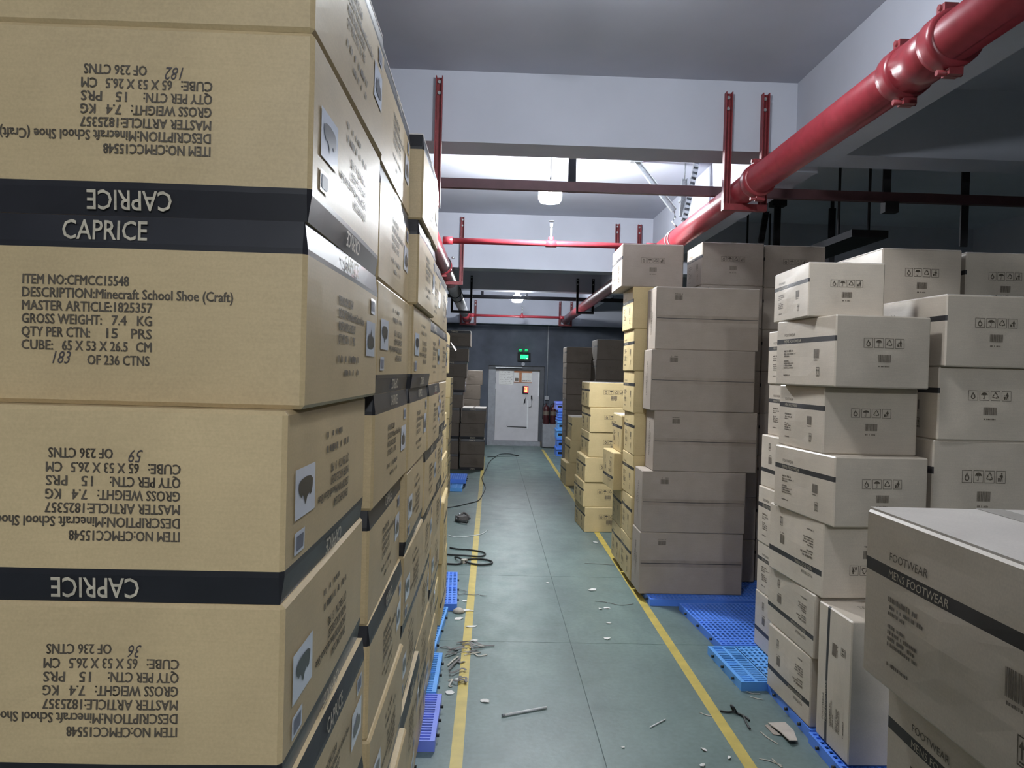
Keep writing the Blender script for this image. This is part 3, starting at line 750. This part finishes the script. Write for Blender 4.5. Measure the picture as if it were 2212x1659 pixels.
pallet(-.80, -.215, 5.50, 6.38, 'blue', 'blue plastic pallet with square holes at the end of the left stack', '', math.radians(2.2))
for i, (a, b) in enumerate(((.98, 1.74), (1.76, 2.60), (2.62, 3.44))):
    pallet(-.82, -.285, a, b, 'blue', 'blue plastic pallet under the ' + ('nearest', 'second', 'third')[i] + ' column of the left stack')
pallet(1.435, 2.45, 4.79, 5.66, 'blue', 'blue plastic pallet with square holes, partly in shadow before the tall cartons', '', math.radians(3.5))
pallet(1.385, 2.40, 4.21, 4.765, 'blue2', 'bright blue plastic pallet with slotted edge behind the footwear stack', 'L', math.radians(3.0))
pallet(1.545, 2.55, 3.62, 4.185, 'blue', 'blue plastic pallet under the footwear stack by the aisle')
pallet(1.530, 2.55, 3.03, 3.60, 'blue', 'blue plastic pallet at the front of the footwear stack')
pallet(1.215, 2.30, 5.72, 6.16, 'blue', 'dark blue plastic pallet under the tall cartons')
pallet(1.20, 2.60, 6.18, 6.68, 'blue', 'blue plastic pallet under the banded cartons behind the tall ones')
pallet(1.22, 2.20, 6.70, 7.20, 'blue', 'blue plastic pallet under the low banded cartons')
pallet(-1.0, -.365, 10.98, 11.50, 'blue2', 'light blue slotted plastic pallet lying far down the left side', 'R')
pallet(-1.0, -.325, 11.40, 12.05, 'blue', 'blue plastic pallet lying on another far down the left side', '', 0, .051, .06)

# stack of blue crates by the far wall
def crate(x, y, z, w, d, h, mat, label, group):
    m = MB(); t = .012
    m.bx(x, x + w, y, y + t, z, z + h); m.bx(x, x + w, y + d - t, y + d, z, z + h); m.bx(x, x + t, y + t, y + d - t, z, z + h); m.bx(x + w - t, x + w, y + t, y + d - t, z, z + h); m.bx(x + t, x + w - t, y + t, y + d - t, z, z + t)
    o = m.build('plastic_crate', mat); tag(o, label, 'crate', group)
    r = MB(); r.bx(x - .012, x + w + .012, y - .012, y, z + h - .035, z + h - .005); r.bx(x - .012, x, y, y + d, z + h - .035, z + h - .005); r.build('rim', mat, o)
    if h > .12:
        for k in range(3):
            hb = MB(); hb.bx(x + .03 + k * (w - .04)/3, x + .03 + k * (w - .04)/3 + w * .2, y - .002, y, z + h * .28, z + h * .55); hb.build('vent_slot', 'black', o)
z = .001
for i, (h, mt) in enumerate(((.17, 'blue'), (.20, 'blue'), (.18, 'blue2'), (.17, 'blue2'), (.055, 'blue'), (.055, 'blue'), (.055, 'blue'), (.055, 'blue'), (.16, 'blue3'))):
    crate(1.375 + (0, .01, -.005, .012, .015, .02, .015, .02, -.03)[i], 15.9, z, .42, .5, h, mt, 'blue plastic ' + ('crate' if h > .1 else 'shallow tray') + ' by the far wall, ' + nth(8 - i) + ' of its stack', 'blue crates stacked by the far wall'); z += h + .001

# ================================================================== cartons: left stack
GL = 'shoe cartons in the left stack'
HB = .2645; Z0 = .0515
COLN = ['nearest', 'second', 'third', 'fourth', 'fifth']
KC = [  # front y, right face x, flips from level 0 up, x offsets, y offsets
 (1.105, -.262, 'UUUUDDUDU', [0, 0, 0, -.004, -.010, -.012, 0, .003, .002], [0, 0, 0, -.04, -.04, -.042, 0, .004, .004]),
 (1.785, -.262, 'UDDUUUDUU', [.02, .022, .006, .0, -.006, .0, .0, .0, .0], [0, 0, 0, 0, 0, 0, .004, .0, .0]),
 (2.455, -.235, 'UUDDDUDUU', [-.03, -.02, -.03, -.024, -.02, -.018, -.012, .0, .008], [0, 0, .01, 0, 0, 0, 0, 0, 0]),
 (3.130, -.245, 'UDUUUUUU', [-.03, -.03, -.03, -.02, -.01, .0, -.01, -.012], [0] * 8),
 (3.800, -.255, 'DUDUUDUU', [-.03, -.03, -.015, -.012, -.01, .0, .0, .0], [0] * 8),
]
HAND = {(0, 6): ('183', -.083), (0, 5): ('59', -.075), (0, 4): ('36', -.075), (0, 7): ('182', -.085)}
for c, (y, xr, fl_, dx, dy) in enumerate(KC):
    n = len(fl_)
    for l in range(n):
        up = fl_[l] == 'U'
        if c == 0 and l in (4, 5, 6, 7, 8):
            lab = {8: 'uppermost upright shoe carton, cut by the frame, in the nearest left column', 7: 'upside-down shoe carton directly above two touching black bands, nearest left column', 6: 'upright shoe carton with full readable print, nearest left column', 5: 'upside-down shoe carton with tilted shoe sticker, below the upright one, nearest left column', 4: 'lowest upside-down shoe carton facing the viewer, nearest left column'}[l]
        else:
            lab = ('upright' if up else 'upside-down') + ' black-banded shoe carton, ' + nth(n - 1 - l) + ' in the ' + COLN[c] + ' left column'
        carton(DK[(c * 2 + l) % 3], 'FR', (xr + dx[l], y + dy[l]), Z0 + l * HB, random.uniform(-.5, .5), None if up else 'y', lab, GL, top=l == n - 1, hand=HAND.get((c, l)))
# end of the left stack: footwear cartons lit by the lamp
GW = 'footwear cartons at the end of the left stack'
z = Z0
for l, (h, xr, y, yw) in enumerate(((.40, -.285, 5.02, 0), (.40, -.278, 5.0, 1), (.26, -.305, 5.06, 0), (.28, -.315, 5.05, 0), (.28, -.325, 5.04, 0), (.28, -.300, 5.05, .5))):
    carton(DE[l % 2], 'FR', (xr, y), z, yw, 'x' if l in (0, 2) else None, 'footwear carton in the last column of the left stack, ' + nth(5 - l), GW, top=l == 5, sc=(1, 1.35, h/.34)); z += h + .001
z = Z0
for l in range(5):
    carton(DE[l % 2], 'FR', (-.30 - .006 * l, 4.47), z, 0, None, 'narrow footwear carton wedged behind the fifth left column, ' + nth(4 - l), 'footwear cartons wedged in the left stack', sc=(1, 1.0, 1)); z += .341
z = .001
for l in range(6):
    carton(DG[l % 2], 'FR', (-.535 + (.006, .0, -.004, .004, .008, .012)[l], 10.2 + .02 * (l % 2)), z, 0, None, 'dim brown carton in the lone column beyond the left stack, ' + nth(5 - l), 'cartons in the lone column far left'); z += .2675
# far left: tall leaning column, low column, column behind
z = .001
for l in range(9):
    carton(DX[l % 2], 'FR', ((-.525, -.525, -.525, -.52, -.47, -.445, -.42, -.395, -.37)[l], 13.42 + .01 * (l % 2)), z, (0, 1.0, -.8)[l % 3], 'y' if l in (2, 5) else None, 'shade-toned shoe carton in the tall leaning column far left, ' + nth(8 - l), 'cartons in the leaning far left column', top=l == 8); z += .2645
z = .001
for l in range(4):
    carton(DX[l % 2], 'FR', (-.085 + (.0, .006, -.006, .01)[l], 13.40), z, (0, 1, 0, -1)[l], None if l % 2 else 'y', 'shade-toned shoe carton in the low four-high column far left, ' + nth(3 - l), 'cartons in the low far left column', top=l == 3, sc=(.78, 1, 1)); z += .2645
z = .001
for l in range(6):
    carton(DY[l % 2], 'FR', (-.215 + (.0, .0, .0, .0, .01, .045)[l], 15.5), z, 0, None, 'shade-toned brown banded carton behind the low far left column, ' + nth(5 - l), 'cartons behind the low far left column', top=l == 5, sc=(1, 1, 1.06)); z += .284

# ================================================================== cartons: right side
GA = 'footwear cartons in the right-hand stack'
A = [('A7', (1.548, 3.640), 2.0, 'x', .334, 'upside-down footwear carton at the foot of the right aisle stack'),
     ('A6', (1.545, 3.610), 0.5, 'x', .302, 'upside-down footwear carton, second from the bottom of the right aisle stack'),
     ('A5', (1.552, 3.560), 3.2, 'x', .347, 'upside-down footwear carton below the jutting one in the right aisle stack'),
     ('A4', (1.555, 3.470), 5.0, None, .318, 'footwear carton jutting out at the middle of the right aisle stack'),
     ('A3', (1.548, 3.590), 1.8, None, .312, 'footwear carton set back, third from top of the right aisle stack'),
     ('A2', (1.531, 3.450), 4.3, None, .325, 'widest footwear carton, second from top of the right aisle stack'),
     ('A1', (1.470, 3.620), -3.0, None, .252, 'smallest footwear carton on top of the right aisle stack')]
z = Z0
for i, (n, xy, yw, fp, h, lab) in enumerate(A):
    carton(DA[i % 2], 'FL', xy, z, yw, fp, lab, GA, top=n == 'A1', sc=(.78 if n == 'A1' else 1.0, .86 if n in ('A1', 'A3', 'A7') else 1.0, h/.318)); z += h + .001
carton(DA[0], 'FL', (1.560, 3.265), Z0 + .007, 1.0, 'end', 'footwear carton standing on its end in front of the right-hand stack', GA, sc=(1, 1.03, 1))
# lower cartons peeking out behind the aisle stack
z = Z0
for l, (x, h, fp) in enumerate(((1.690, .34, None), (1.695, .30, None), (1.690, .345, None), (1.70, .315, None), (1.735, .31, None), (1.725, .32, None))):
    carton(DA[l % 2], 'FL', (x, 4.27), z, 1.0, 'x' if l in (0, 3) else None, 'footwear carton peeking out behind the right-hand aisle stack, ' + nth(5 - l), 'footwear cartons behind the aisle stack', sc=(.88, .9, h/.318)); z += h + .001
# column right of the aisle stack
z = Z0
for l, (x, h) in enumerate(((2.03, .318), (2.03, .318), (2.03, .318), (2.025, .43), (2.035, .335), (2.035, .325))):
    carton(DA[(l + 1) % 2], 'FL', (x + .01, 3.50 + (.0, .0, .0, .03, .02, -.02)[l]), z, (0, 0, 0, -1, .5, 2.5)[l], None, 'footwear carton in the column right of the aisle stack, ' + nth(5 - l), 'footwear cartons right of the aisle stack', sc=(1.05, 1.05, h/.318), top=l == 5); z += h + .001
# back row behind it, topped by two cartons
for cx, nm in ((2.155, 'left'), (2.66, 'right')):
    z = Z0
    for l in range(7):
        carton(DA[l % 2], 'FL', (cx, 4.30 + (.05 if nm == 'right' else 0)), z, 0, None, 'footwear carton in the shadowed back row on the right, ' + nm + ' column, ' + nth(6 - l), 'footwear cartons in the shadowed back row', sc=(1, 1, 1.07), top=l == 6); z += .3413
# near right stack, cut by the frame
z = .001
for l in range(5):
    h = (.288, .288, .288, .288, .305)[l]; x = (.74, .745, .74, .742, .706)[l]
    carton(DA[l % 2], 'FL', (x, .83), z, (0, 0, 0, -2.0, -.6)[l], None, 'footwear carton in the closest right stack cut by the frame, ' + nth(4 - l), 'footwear cartons in the closest right stack', top=l == 4, sc=(1.02, 1.03, h/.318)); z += h + .001
# tall cartons in front of the banded column
GD = 'tall brown cartons beside the aisle'
z = Z0
for l, (x, h, yw, lab) in enumerate(((1.155, .465, .3, 'tall brown carton at the foot of the shadowed stack beside the aisle'), (1.160, .462, -.4, 'tall brown carton, second from the bottom of the shadowed stack, lit top edge'), (1.235, .455, 0, 'tall brown carton shifted right in the middle of the shadowed stack'), (1.203, .462, -.5, 'tall brown carton, second from the top of the shadowed stack'), (1.226, .468, .4, 'tall brown carton on top of the shadowed stack beside the aisle'))):
    carton(DT[l % 2], 'FL', (x, 5.85 + (.0, .0, .0, .0, .0)[l]), z, yw, None, lab, GD, sc=(1, 1, h/.465), top=l == 4); z += h + .001
# banded column behind, with cartons on top
z = Z0
for l in range(7):
    carton(DE[l % 2], 'FL', ((1.148, 1.145, 1.153, 1.148, 1.140, 1.128, 1.113)[l], 6.20), z, (0, -1.0, .8, -.6, .5, 0, 0)[l], None, 'banded footwear carton in the lit column behind the tall cartons, ' + nth(6 - l), 'banded cartons behind the tall ones', sc=(1, 1, .985)); z += .336
zt = z
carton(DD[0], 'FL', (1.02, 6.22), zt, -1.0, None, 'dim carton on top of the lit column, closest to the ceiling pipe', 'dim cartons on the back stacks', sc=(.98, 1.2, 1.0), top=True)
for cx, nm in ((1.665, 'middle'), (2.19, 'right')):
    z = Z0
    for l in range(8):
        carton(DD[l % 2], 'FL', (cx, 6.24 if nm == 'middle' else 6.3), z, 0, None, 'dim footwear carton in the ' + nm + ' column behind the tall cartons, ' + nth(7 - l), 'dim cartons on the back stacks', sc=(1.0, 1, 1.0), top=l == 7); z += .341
# lower banded column further back
z = Z0
for l in range(4):
    carton(DE[(l + 1) % 2], 'FL', ((1.150, 1.150, 1.075, 1.135)[l], 6.72), z, (0, 0, 3, 0)[l], 'x' if l == 2 else None, 'footwear carton in the low column between lit column and tan stack, ' + nth(3 - l), 'footwear cartons in the low middle column', sc=(1, .95, .95), top=l == 3); z += .324
# tan stack lit by the lamp
z = .0015
for l in range(6):
    carton(DG[l % 2], 'FL', ((1.042, 1.020, 1.032, 1.066, 1.071, 1.056)[l], 8.34 + (.0, .01, .0, .01, .0, .01)[l]), z, (3.2, 2.5, 2.0, 1.0, 1.2, .5)[l], None, 'brightly lit tan footwear carton, ' + nth(5 - l) + ' of the six-high stack', 'tan cartons in the six-high stack', top=l == 5); z += .268
# grey cartons beyond
z = .0015
for l in range(3):
    o = carton(DG[(l + 1) % 2], 'FL', ((1.165, 1.215, 1.235)[l], 11.75), z, (2, 1, 0)[l], None, 'brown carton with pale label beyond the six-high stack, ' + nth(2 - l), 'brown cartons beyond the six-high stack', top=l == 2, sc=(1, 1, 1.29))
    if l:
        s_ = MB(); s_.bx(.0, .11, -.334, -.3305, -.05, .06); mkobj('paper_label', s_.mesh('paper_label', 'paper'), o)
    z += .3455
z = .001
for l in range(8):
    carton(DY[l % 2], 'FL', (1.295 - .004 * l, 13.2), z, 0, None, 'shade-toned carton in the tall far right column, ' + nth(7 - l), 'cartons in the tall far right column', top=l == 7); z += .268
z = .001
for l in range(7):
    carton(DY[l % 2], 'FL', (1.635 + .008 * l, 12.46), z, 0, None, 'shade-toned carton in the column behind the six-high stack, ' + nth(6 - l), 'cartons behind the six-high stack', top=l == 6, sc=(.95, 1, 1.2)); z += .3215

# ================================================================== loose things on the floor
def smooth(pts, k=4):
    pts = [Vector(p) for p in pts]; out = []
    for i in range(len(pts) - 1):
        p0, p1, p2, p3 = pts[max(i-1, 0)], pts[i], pts[i+1], pts[min(i+2, len(pts)-1)]
        for j in range(k):
            t = j / k
            out.append(.5 * ((2*p1) + (p2 - p0)*t + (2*p0 - 5*p1 + 4*p2 - p3)*t*t + (3*p1 - p0 - 3*p2 + p3)*t*t*t))
    return out + [pts[-1]]
def cable(name, xy, r, mat, label, cat, z=None):
    pts = smooth([(x, y, r + .0012 + (z[i] if z else 0)) for i, (x, y) in enumerate(xy)])
    o = MB().tube(pts, r, 8).build(name, mat); tag(o, label, cat); return o
cable('power_cable', [(-.349, 7.446), (-.267, 7.395), (-.179, 7.383), (-.091, 7.334), (-.029, 7.283), (-.011, 7.211), (-.036, 7.137), (-.087, 7.115), (-.193, 7.142), (-.36, 7.166)], .0075, 'rubber', 'black cable loop across the left yellow line, the farther of two', 'cable')
o = cable('power_cable', [(-.36, 6.823), (-.263, 6.811), (-.22, 6.847), (-.19, 6.933), (-.159, 7.004), (-.085, 7.027), (-.01, 6.999), (.04, 6.952), (.052, 6.886), (.02, 6.834), (-.061, 6.811), (-.143, 6.854), (-.205, 6.898), (-.25, 6.979), (-.283, 7.063)], .0085, 'rubber', 'black cable loop across the left yellow line, the nearer of two', 'cable', z=[0]*11 + [.0, .017, .017, 0])
MB().box((-.195, 6.888, .019), (.05, .035, .034), .6).build('cable_tie', 'straw', o)
cable('string', [(-.40, 8.02), (-.314, 7.948), (-.253, 7.954), (-.174, 8.006), (-.104, 8.058), (-.038, 8.157), (.005, 8.328)], .004, 'white', 'thin white string lying across the left yellow line', 'string')
cable('extension_cord', [(-.50, 9.62), (-.367, 9.769), (-.257, 9.954), (-.142, 10.146), (-.098, 10.41), (-.048, 11.105), (-.044, 11.462), (-.101, 12.291), (-.08, 12.843), (-.045, 13.5), (.018, 14.639), (.127, 15.451), (.224, 15.989), (.417, 16.121), (.553, 15.884), (.597, 15.807), (.407, 15.66), (.174, 15.587), (-.03, 15.45)], .0065, 'rubber', 'thin dark cord winding down the aisle to a loop near the door', 'cord')
o = cable('wall_cable', [(1.19, 17.86), (1.2, 17.66), (1.35, 17.6), (1.62, 17.55), (1.78, 17.45), (1.95, 17.5)], .014, 'rubber', 'dark cable lying along the foot of the plinth', 'cable')
o = MB().cyl((.106, 3.829, .0075), (.325, 3.927, .0075), .006, 10).build('white_rod', 'white'); tag(o, 'slim white rod lying on the near aisle floor', 'rod')
MB().cyl((.098, 3.8255, .0075), (.108, 3.830, .0075), .0069, 10).build('end_cap', 'frame', o)
o = MB().cyl((.81, 3.726, .0045), (.904, 3.814, .0045), .0036, 8).build('white_stick', 'white'); tag(o, 'short thin white stick left of the right yellow line', 'stick')
# strapping tool
o = MB().box((-.285, 8.87, .03), (.13, .09, .045), .5).build('strapping_tool', 'strap'); tag(o, 'dark metal strapping tool lying beside the left yellow line', 'tool')
m = MB(); m.tube(smooth([(-.34, 8.86, .03), (-.345, 8.76, .022), (-.29, 8.69, .02), (-.222, 8.655, .02)]), .014, 8); m.build('lever', 'rubber', o)
m = MB(); m.tube(smooth([(-.31, 8.94, .04), (-.27, 8.98, .065), (-.215, 8.87, .05), (-.20, 8.82, .03)]), .013, 8); m.build('handle', 'strap', o)
MB().cyl((-.315, 8.90, .05), (-.315, 8.90, .075), .018, 10).build('wheel', 'zinc', o)
# scraps of strapping
def strap(pts, w, mat, label, group):
    pts = smooth([(x, y, z) for x, y, z in pts], 3); m = MB(); up = Vector((0, 0, 1)); b = []
    for i, p in enumerate(pts):
        t = (pts[min(i+1, len(pts)-1)] - pts[max(i-1, 0)]).normalized(); n_ = t.cross(up).normalized() * w/2
        b.append((p + n_, p - n_))
    for i in range(len(b) - 1):
        a0, a1, c1, c0 = b[i][0], b[i][1], b[i+1][1], b[i+1][0]; h = Vector((0, 0, .0016))
        m.quad(a0 + h, a1 + h, c1 + h, c0 + h); m.quad(a0, c0, c1, a1); m.quad(a0, a0 + h, c0 + h, c0); m.quad(a1, c1, c1 + h, a1 + h)
    m.quad(b[0][0], b[0][1], b[0][1] + h, b[0][0] + h); m.quad(b[-1][0], b[-1][0] + h, b[-1][1] + h, b[-1][1])
    o = m.build('strap_scrap', mat); tag(o, label, 'strapping scrap', group)
rs = random.Random(5)
GP = 'strapping scraps by the left pallets'
PL = 'scrap of dark strapping in the heap beside the left blue pallets'
k = 0
for (x0, y0, x1, y1, mt) in ((-.27, 4.77, -.155, 4.732, 'strap'), (-.15, 4.85, .064, 4.815, 'strap'), (-.17, 4.84, .013, 4.80, 'strap'), (-.22, 4.674, -.12, 4.76, 'strap'), (-.13, 4.77, -.03, 4.737, 'strap'), (-.116, 4.649, .019, 4.662, 'straw'), (-.205, 4.47, -.15, 4.62, 'straw'), (-.195, 4.40, -.14, 4.58, 'strap'), (-.185, 4.36, -.10, 4.388, 'strap'), (-.21, 4.70, -.10, 4.72, 'strap'), (-.14, 4.69, -.02, 4.70, 'straw'), (-.18, 4.52, -.11, 4.54, 'strap'), (-.1, 4.67, -.04, 4.72, 'strap'), (-.125, 4.303, -.095, 4.221, 'strap'), (-.16, 4.24, -.089, 4.215, 'strap'), (-.19, 4.255, -.165, 4.187, 'straw'), (-.23, 4.62, -.16, 4.66, 'strap'), (-.08, 4.78, .0, 4.79, 'straw')):
    z = .0015 + .0035 * (k % 5); q = rs.uniform(-.03, .03)
    strap([(x0, y0, z), ((x0*2 + x1)/3 + q*.5, (y0*2 + y1)/3 + q, z + rs.uniform(0, .012)), ((x0 + x1*2)/3 - q*.3, (y0 + y1*2)/3 - q, z + .003), (x1, y1, z)], .014 if mt == 'strap' else .010, mt, PL if mt == 'strap' else 'scrap of pale strapping in the heap beside the left blue pallets', GP); k += 1
for pts in (((-.225, 5.97), (-.19, 6.03), (-.135, 5.96)), ((-.21, 6.0), (-.2, 5.9), (-.15, 5.94)), ((-.16, 5.93), (-.10, 5.90), (-.047, 5.896)), ((-.04, 5.91), (-.01, 5.886), (.01, 5.87))):
    strap([(x, y, .002 + .003 * i) for i, (x, y) in enumerate(pts)], .007, 'strap', 'scrap of dark strapping beside the last blue pallet on the left', 'strapping scraps by the last left pallet')
for pts in (((.82, 5.807), (.86, 5.80), (.909, 5.778)), ((.92, 5.775), (.996, 5.714), (1.099, 5.755)), ((.883, 6.969), (.95, 6.96), (1.034, 6.948)), ((1.04, 6.95), (1.1, 6.93), (1.148, 6.927))):
    strap([(x, y, .0015) for i, (x, y) in enumerate(pts)], .007, 'strap', 'thin dark strapping strip lying in the aisle before the tall cartons', 'thin strips before the tall cartons')
for pts in (((1.10, 3.905), (1.12, 3.88), (1.148, 3.865)), ((1.241, 3.435), (1.28, 3.42), (1.323, 3.376)), ((1.30, 3.437), (1.305, 3.40), (1.317, 3.36)), ((1.43, 4.18), (1.45, 4.15), (1.493, 4.15)), ((1.426, 4.113), (1.45, 4.09), (1.482, 4.074)), ((1.34, 3.70), (1.352, 3.64), (1.378, 3.579))):
    strap([(x, y, .0015) for i, (x, y) in enumerate(pts)], .007, 'straw', 'short pale strip on the floor by the right blue pallets', 'pale strips by the right pallets')
o = cable('bent_strap', [(1.209, 3.919), (1.242, 3.904), (1.275, 3.91), (1.297, 3.884), (1.318, 3.848), (1.322, 3.812)], .005, 'rubber', 'black twisted strap beside the right yellow line', 'strap')
for pts in (((1.275, 3.91, .006), (1.265, 3.93, .03), (1.268, 3.90, .035), (1.285, 3.895, .008)), ((1.29, 3.89, .006), (1.304, 3.848, .012), (1.296, 3.781, .008), (1.295, 3.721, .006))):
    MB().tube(smooth(pts), .005, 8).build('loose_end', 'rubber', o)
# torn piece of carton
m = MB(); P0 = [(1.40, 3.77), (1.491, 3.787), (1.50, 3.70), (1.472, 3.585), (1.431, 3.575), (1.425, 3.66)]
top_ = [(x, y, .008 + .012 * math.sin(9 * x + 4 * y) ** 2) for x, y in P0]
m.quad(*[(x, y, z + .004) for x, y, z in top_]); m.quad(*[(x, y, z) for x, y, z in reversed(top_)])
for i in range(6):
    a, b = top_[i], top_[(i + 1) % 6]; m.quad(a, b, (b[0], b[1], b[2] + .004), (a[0], a[1], a[2] + .004))
o = m.build('carton_scrap', 'scrapc'); tag(o, 'torn pale carton piece on the floor by the right blue pallet', 'carton scrap')
m = MB(); m.quad((1.384, 3.77, .002), (1.40, 3.775, .004), (1.425, 3.66, .004), (1.391, 3.672, .002)); m.quad((1.384, 3.77, .0035), (1.391, 3.672, .0035), (1.425, 3.66, .0055), (1.40, 3.775, .0055)); m.build('folded_edge', 'card_d', o)
# paper bits
def bit(x, y, a, b, rz, mat, label, group, name='paper_scrap'):
    m = MB(); n = rs.randint(5, 7); ring_ = []
    for i in range(n):
        t = 2*PI*i/n; q = rs.uniform(.65, 1.1); u, v = a*q*math.cos(t), b*q*math.sin(t)
        ring_.append((x + u*math.cos(rz) - v*math.sin(rz), y + u*math.sin(rz) + v*math.cos(rz), .0012 + rs.uniform(0, .006)))
    m.quad(*[(p, q, r + .0012) for p, q, r in ring_]); m.quad(*reversed(ring_))
    for i in range(n):
        p, q = ring_[i], ring_[(i+1) % n]; m.quad(p, q, (q[0], q[1], q[2] + .0012), (p[0], p[1], p[2] + .0012))
    o = m.build(name, mat); tag(o, label, 'paper scrap', group)
bit(.841, 6.106, .05, .035, .5, 'paper', 'largest white paper scrap on the aisle floor before the tall cartons', 'paper scraps on the floor')
bit(.011, 4.004, .026, .03, .2, 'paper', 'white folded paper scrap beyond the slim white rod', 'paper scraps on the floor')
for x, y, a, b in ((.882, 5.64, .02, .03), (.835, 5.615, .02, .015), (1.233, 9.419, .02, .03), (.785, 4.985, .02, .03), (1.10, 7.845, .035, .03), (.847, 5.293, .016, .02), (.5, 6.283, .012, .015), (1.014, 3.51, .022, .012), (.968, 3.367, .018, .012), (1.107, 3.44, .008, .02), (.644, 3.526, .012, .01)):
    bit(x, y, a, b, rs.uniform(0, 3), 'paper', 'small white paper scrap on the right half of the aisle floor', 'small paper scraps right of the floor joint')
for x, y, a, b in ((-.139, 5.524, .03, .03), (-.175, 5.334, .03, .04), (-.088, 5.175, .04, .02), (-.062, 4.90, .025, .02), (-.175, 4.10, .03, .03), (-.142, 4.28, .016, .02), (-.15, 5.75, .02, .02)):
    bit(x, y, a, b, rs.uniform(0, 3), 'paper', 'small white paper scrap on the floor beside the left pallets', 'small paper scraps by the left pallets')
m = MB(); m.lathe((-.185, 5.48, .001), [(0, .03), (.02, .028), (.036, .018), (.042, .004), (.03, 0), (0, 0)], 12); o = m.build('cloth_rag', 'scrapc'); tag(o, 'small crumpled pinkish rag by the last left pallet', 'rag')
m = MB(); m.tube(smooth([(-.15, 5.49, .006), (-.11, 5.51, .005), (-.08, 5.50, .004)]), .005, 6); m.build('tail', 'paper', o)
# torn flap hanging out of the upper left end carton, loose film at the column corners
m = MB(); m.quad((-.298, 5.66, 1.90), (-.298, 5.70, 1.905), (-.255, 5.705, 1.85), (-.262, 5.67, 1.84)); m.quad((-.298, 5.66, 1.898), (-.262, 5.67, 1.838), (-.255, 5.705, 1.848), (-.298, 5.70, 1.903))
o = m.build('torn_flap', 'card_in'); tag(o, 'torn carton flap sticking out at the end of the left stack', 'carton flap')
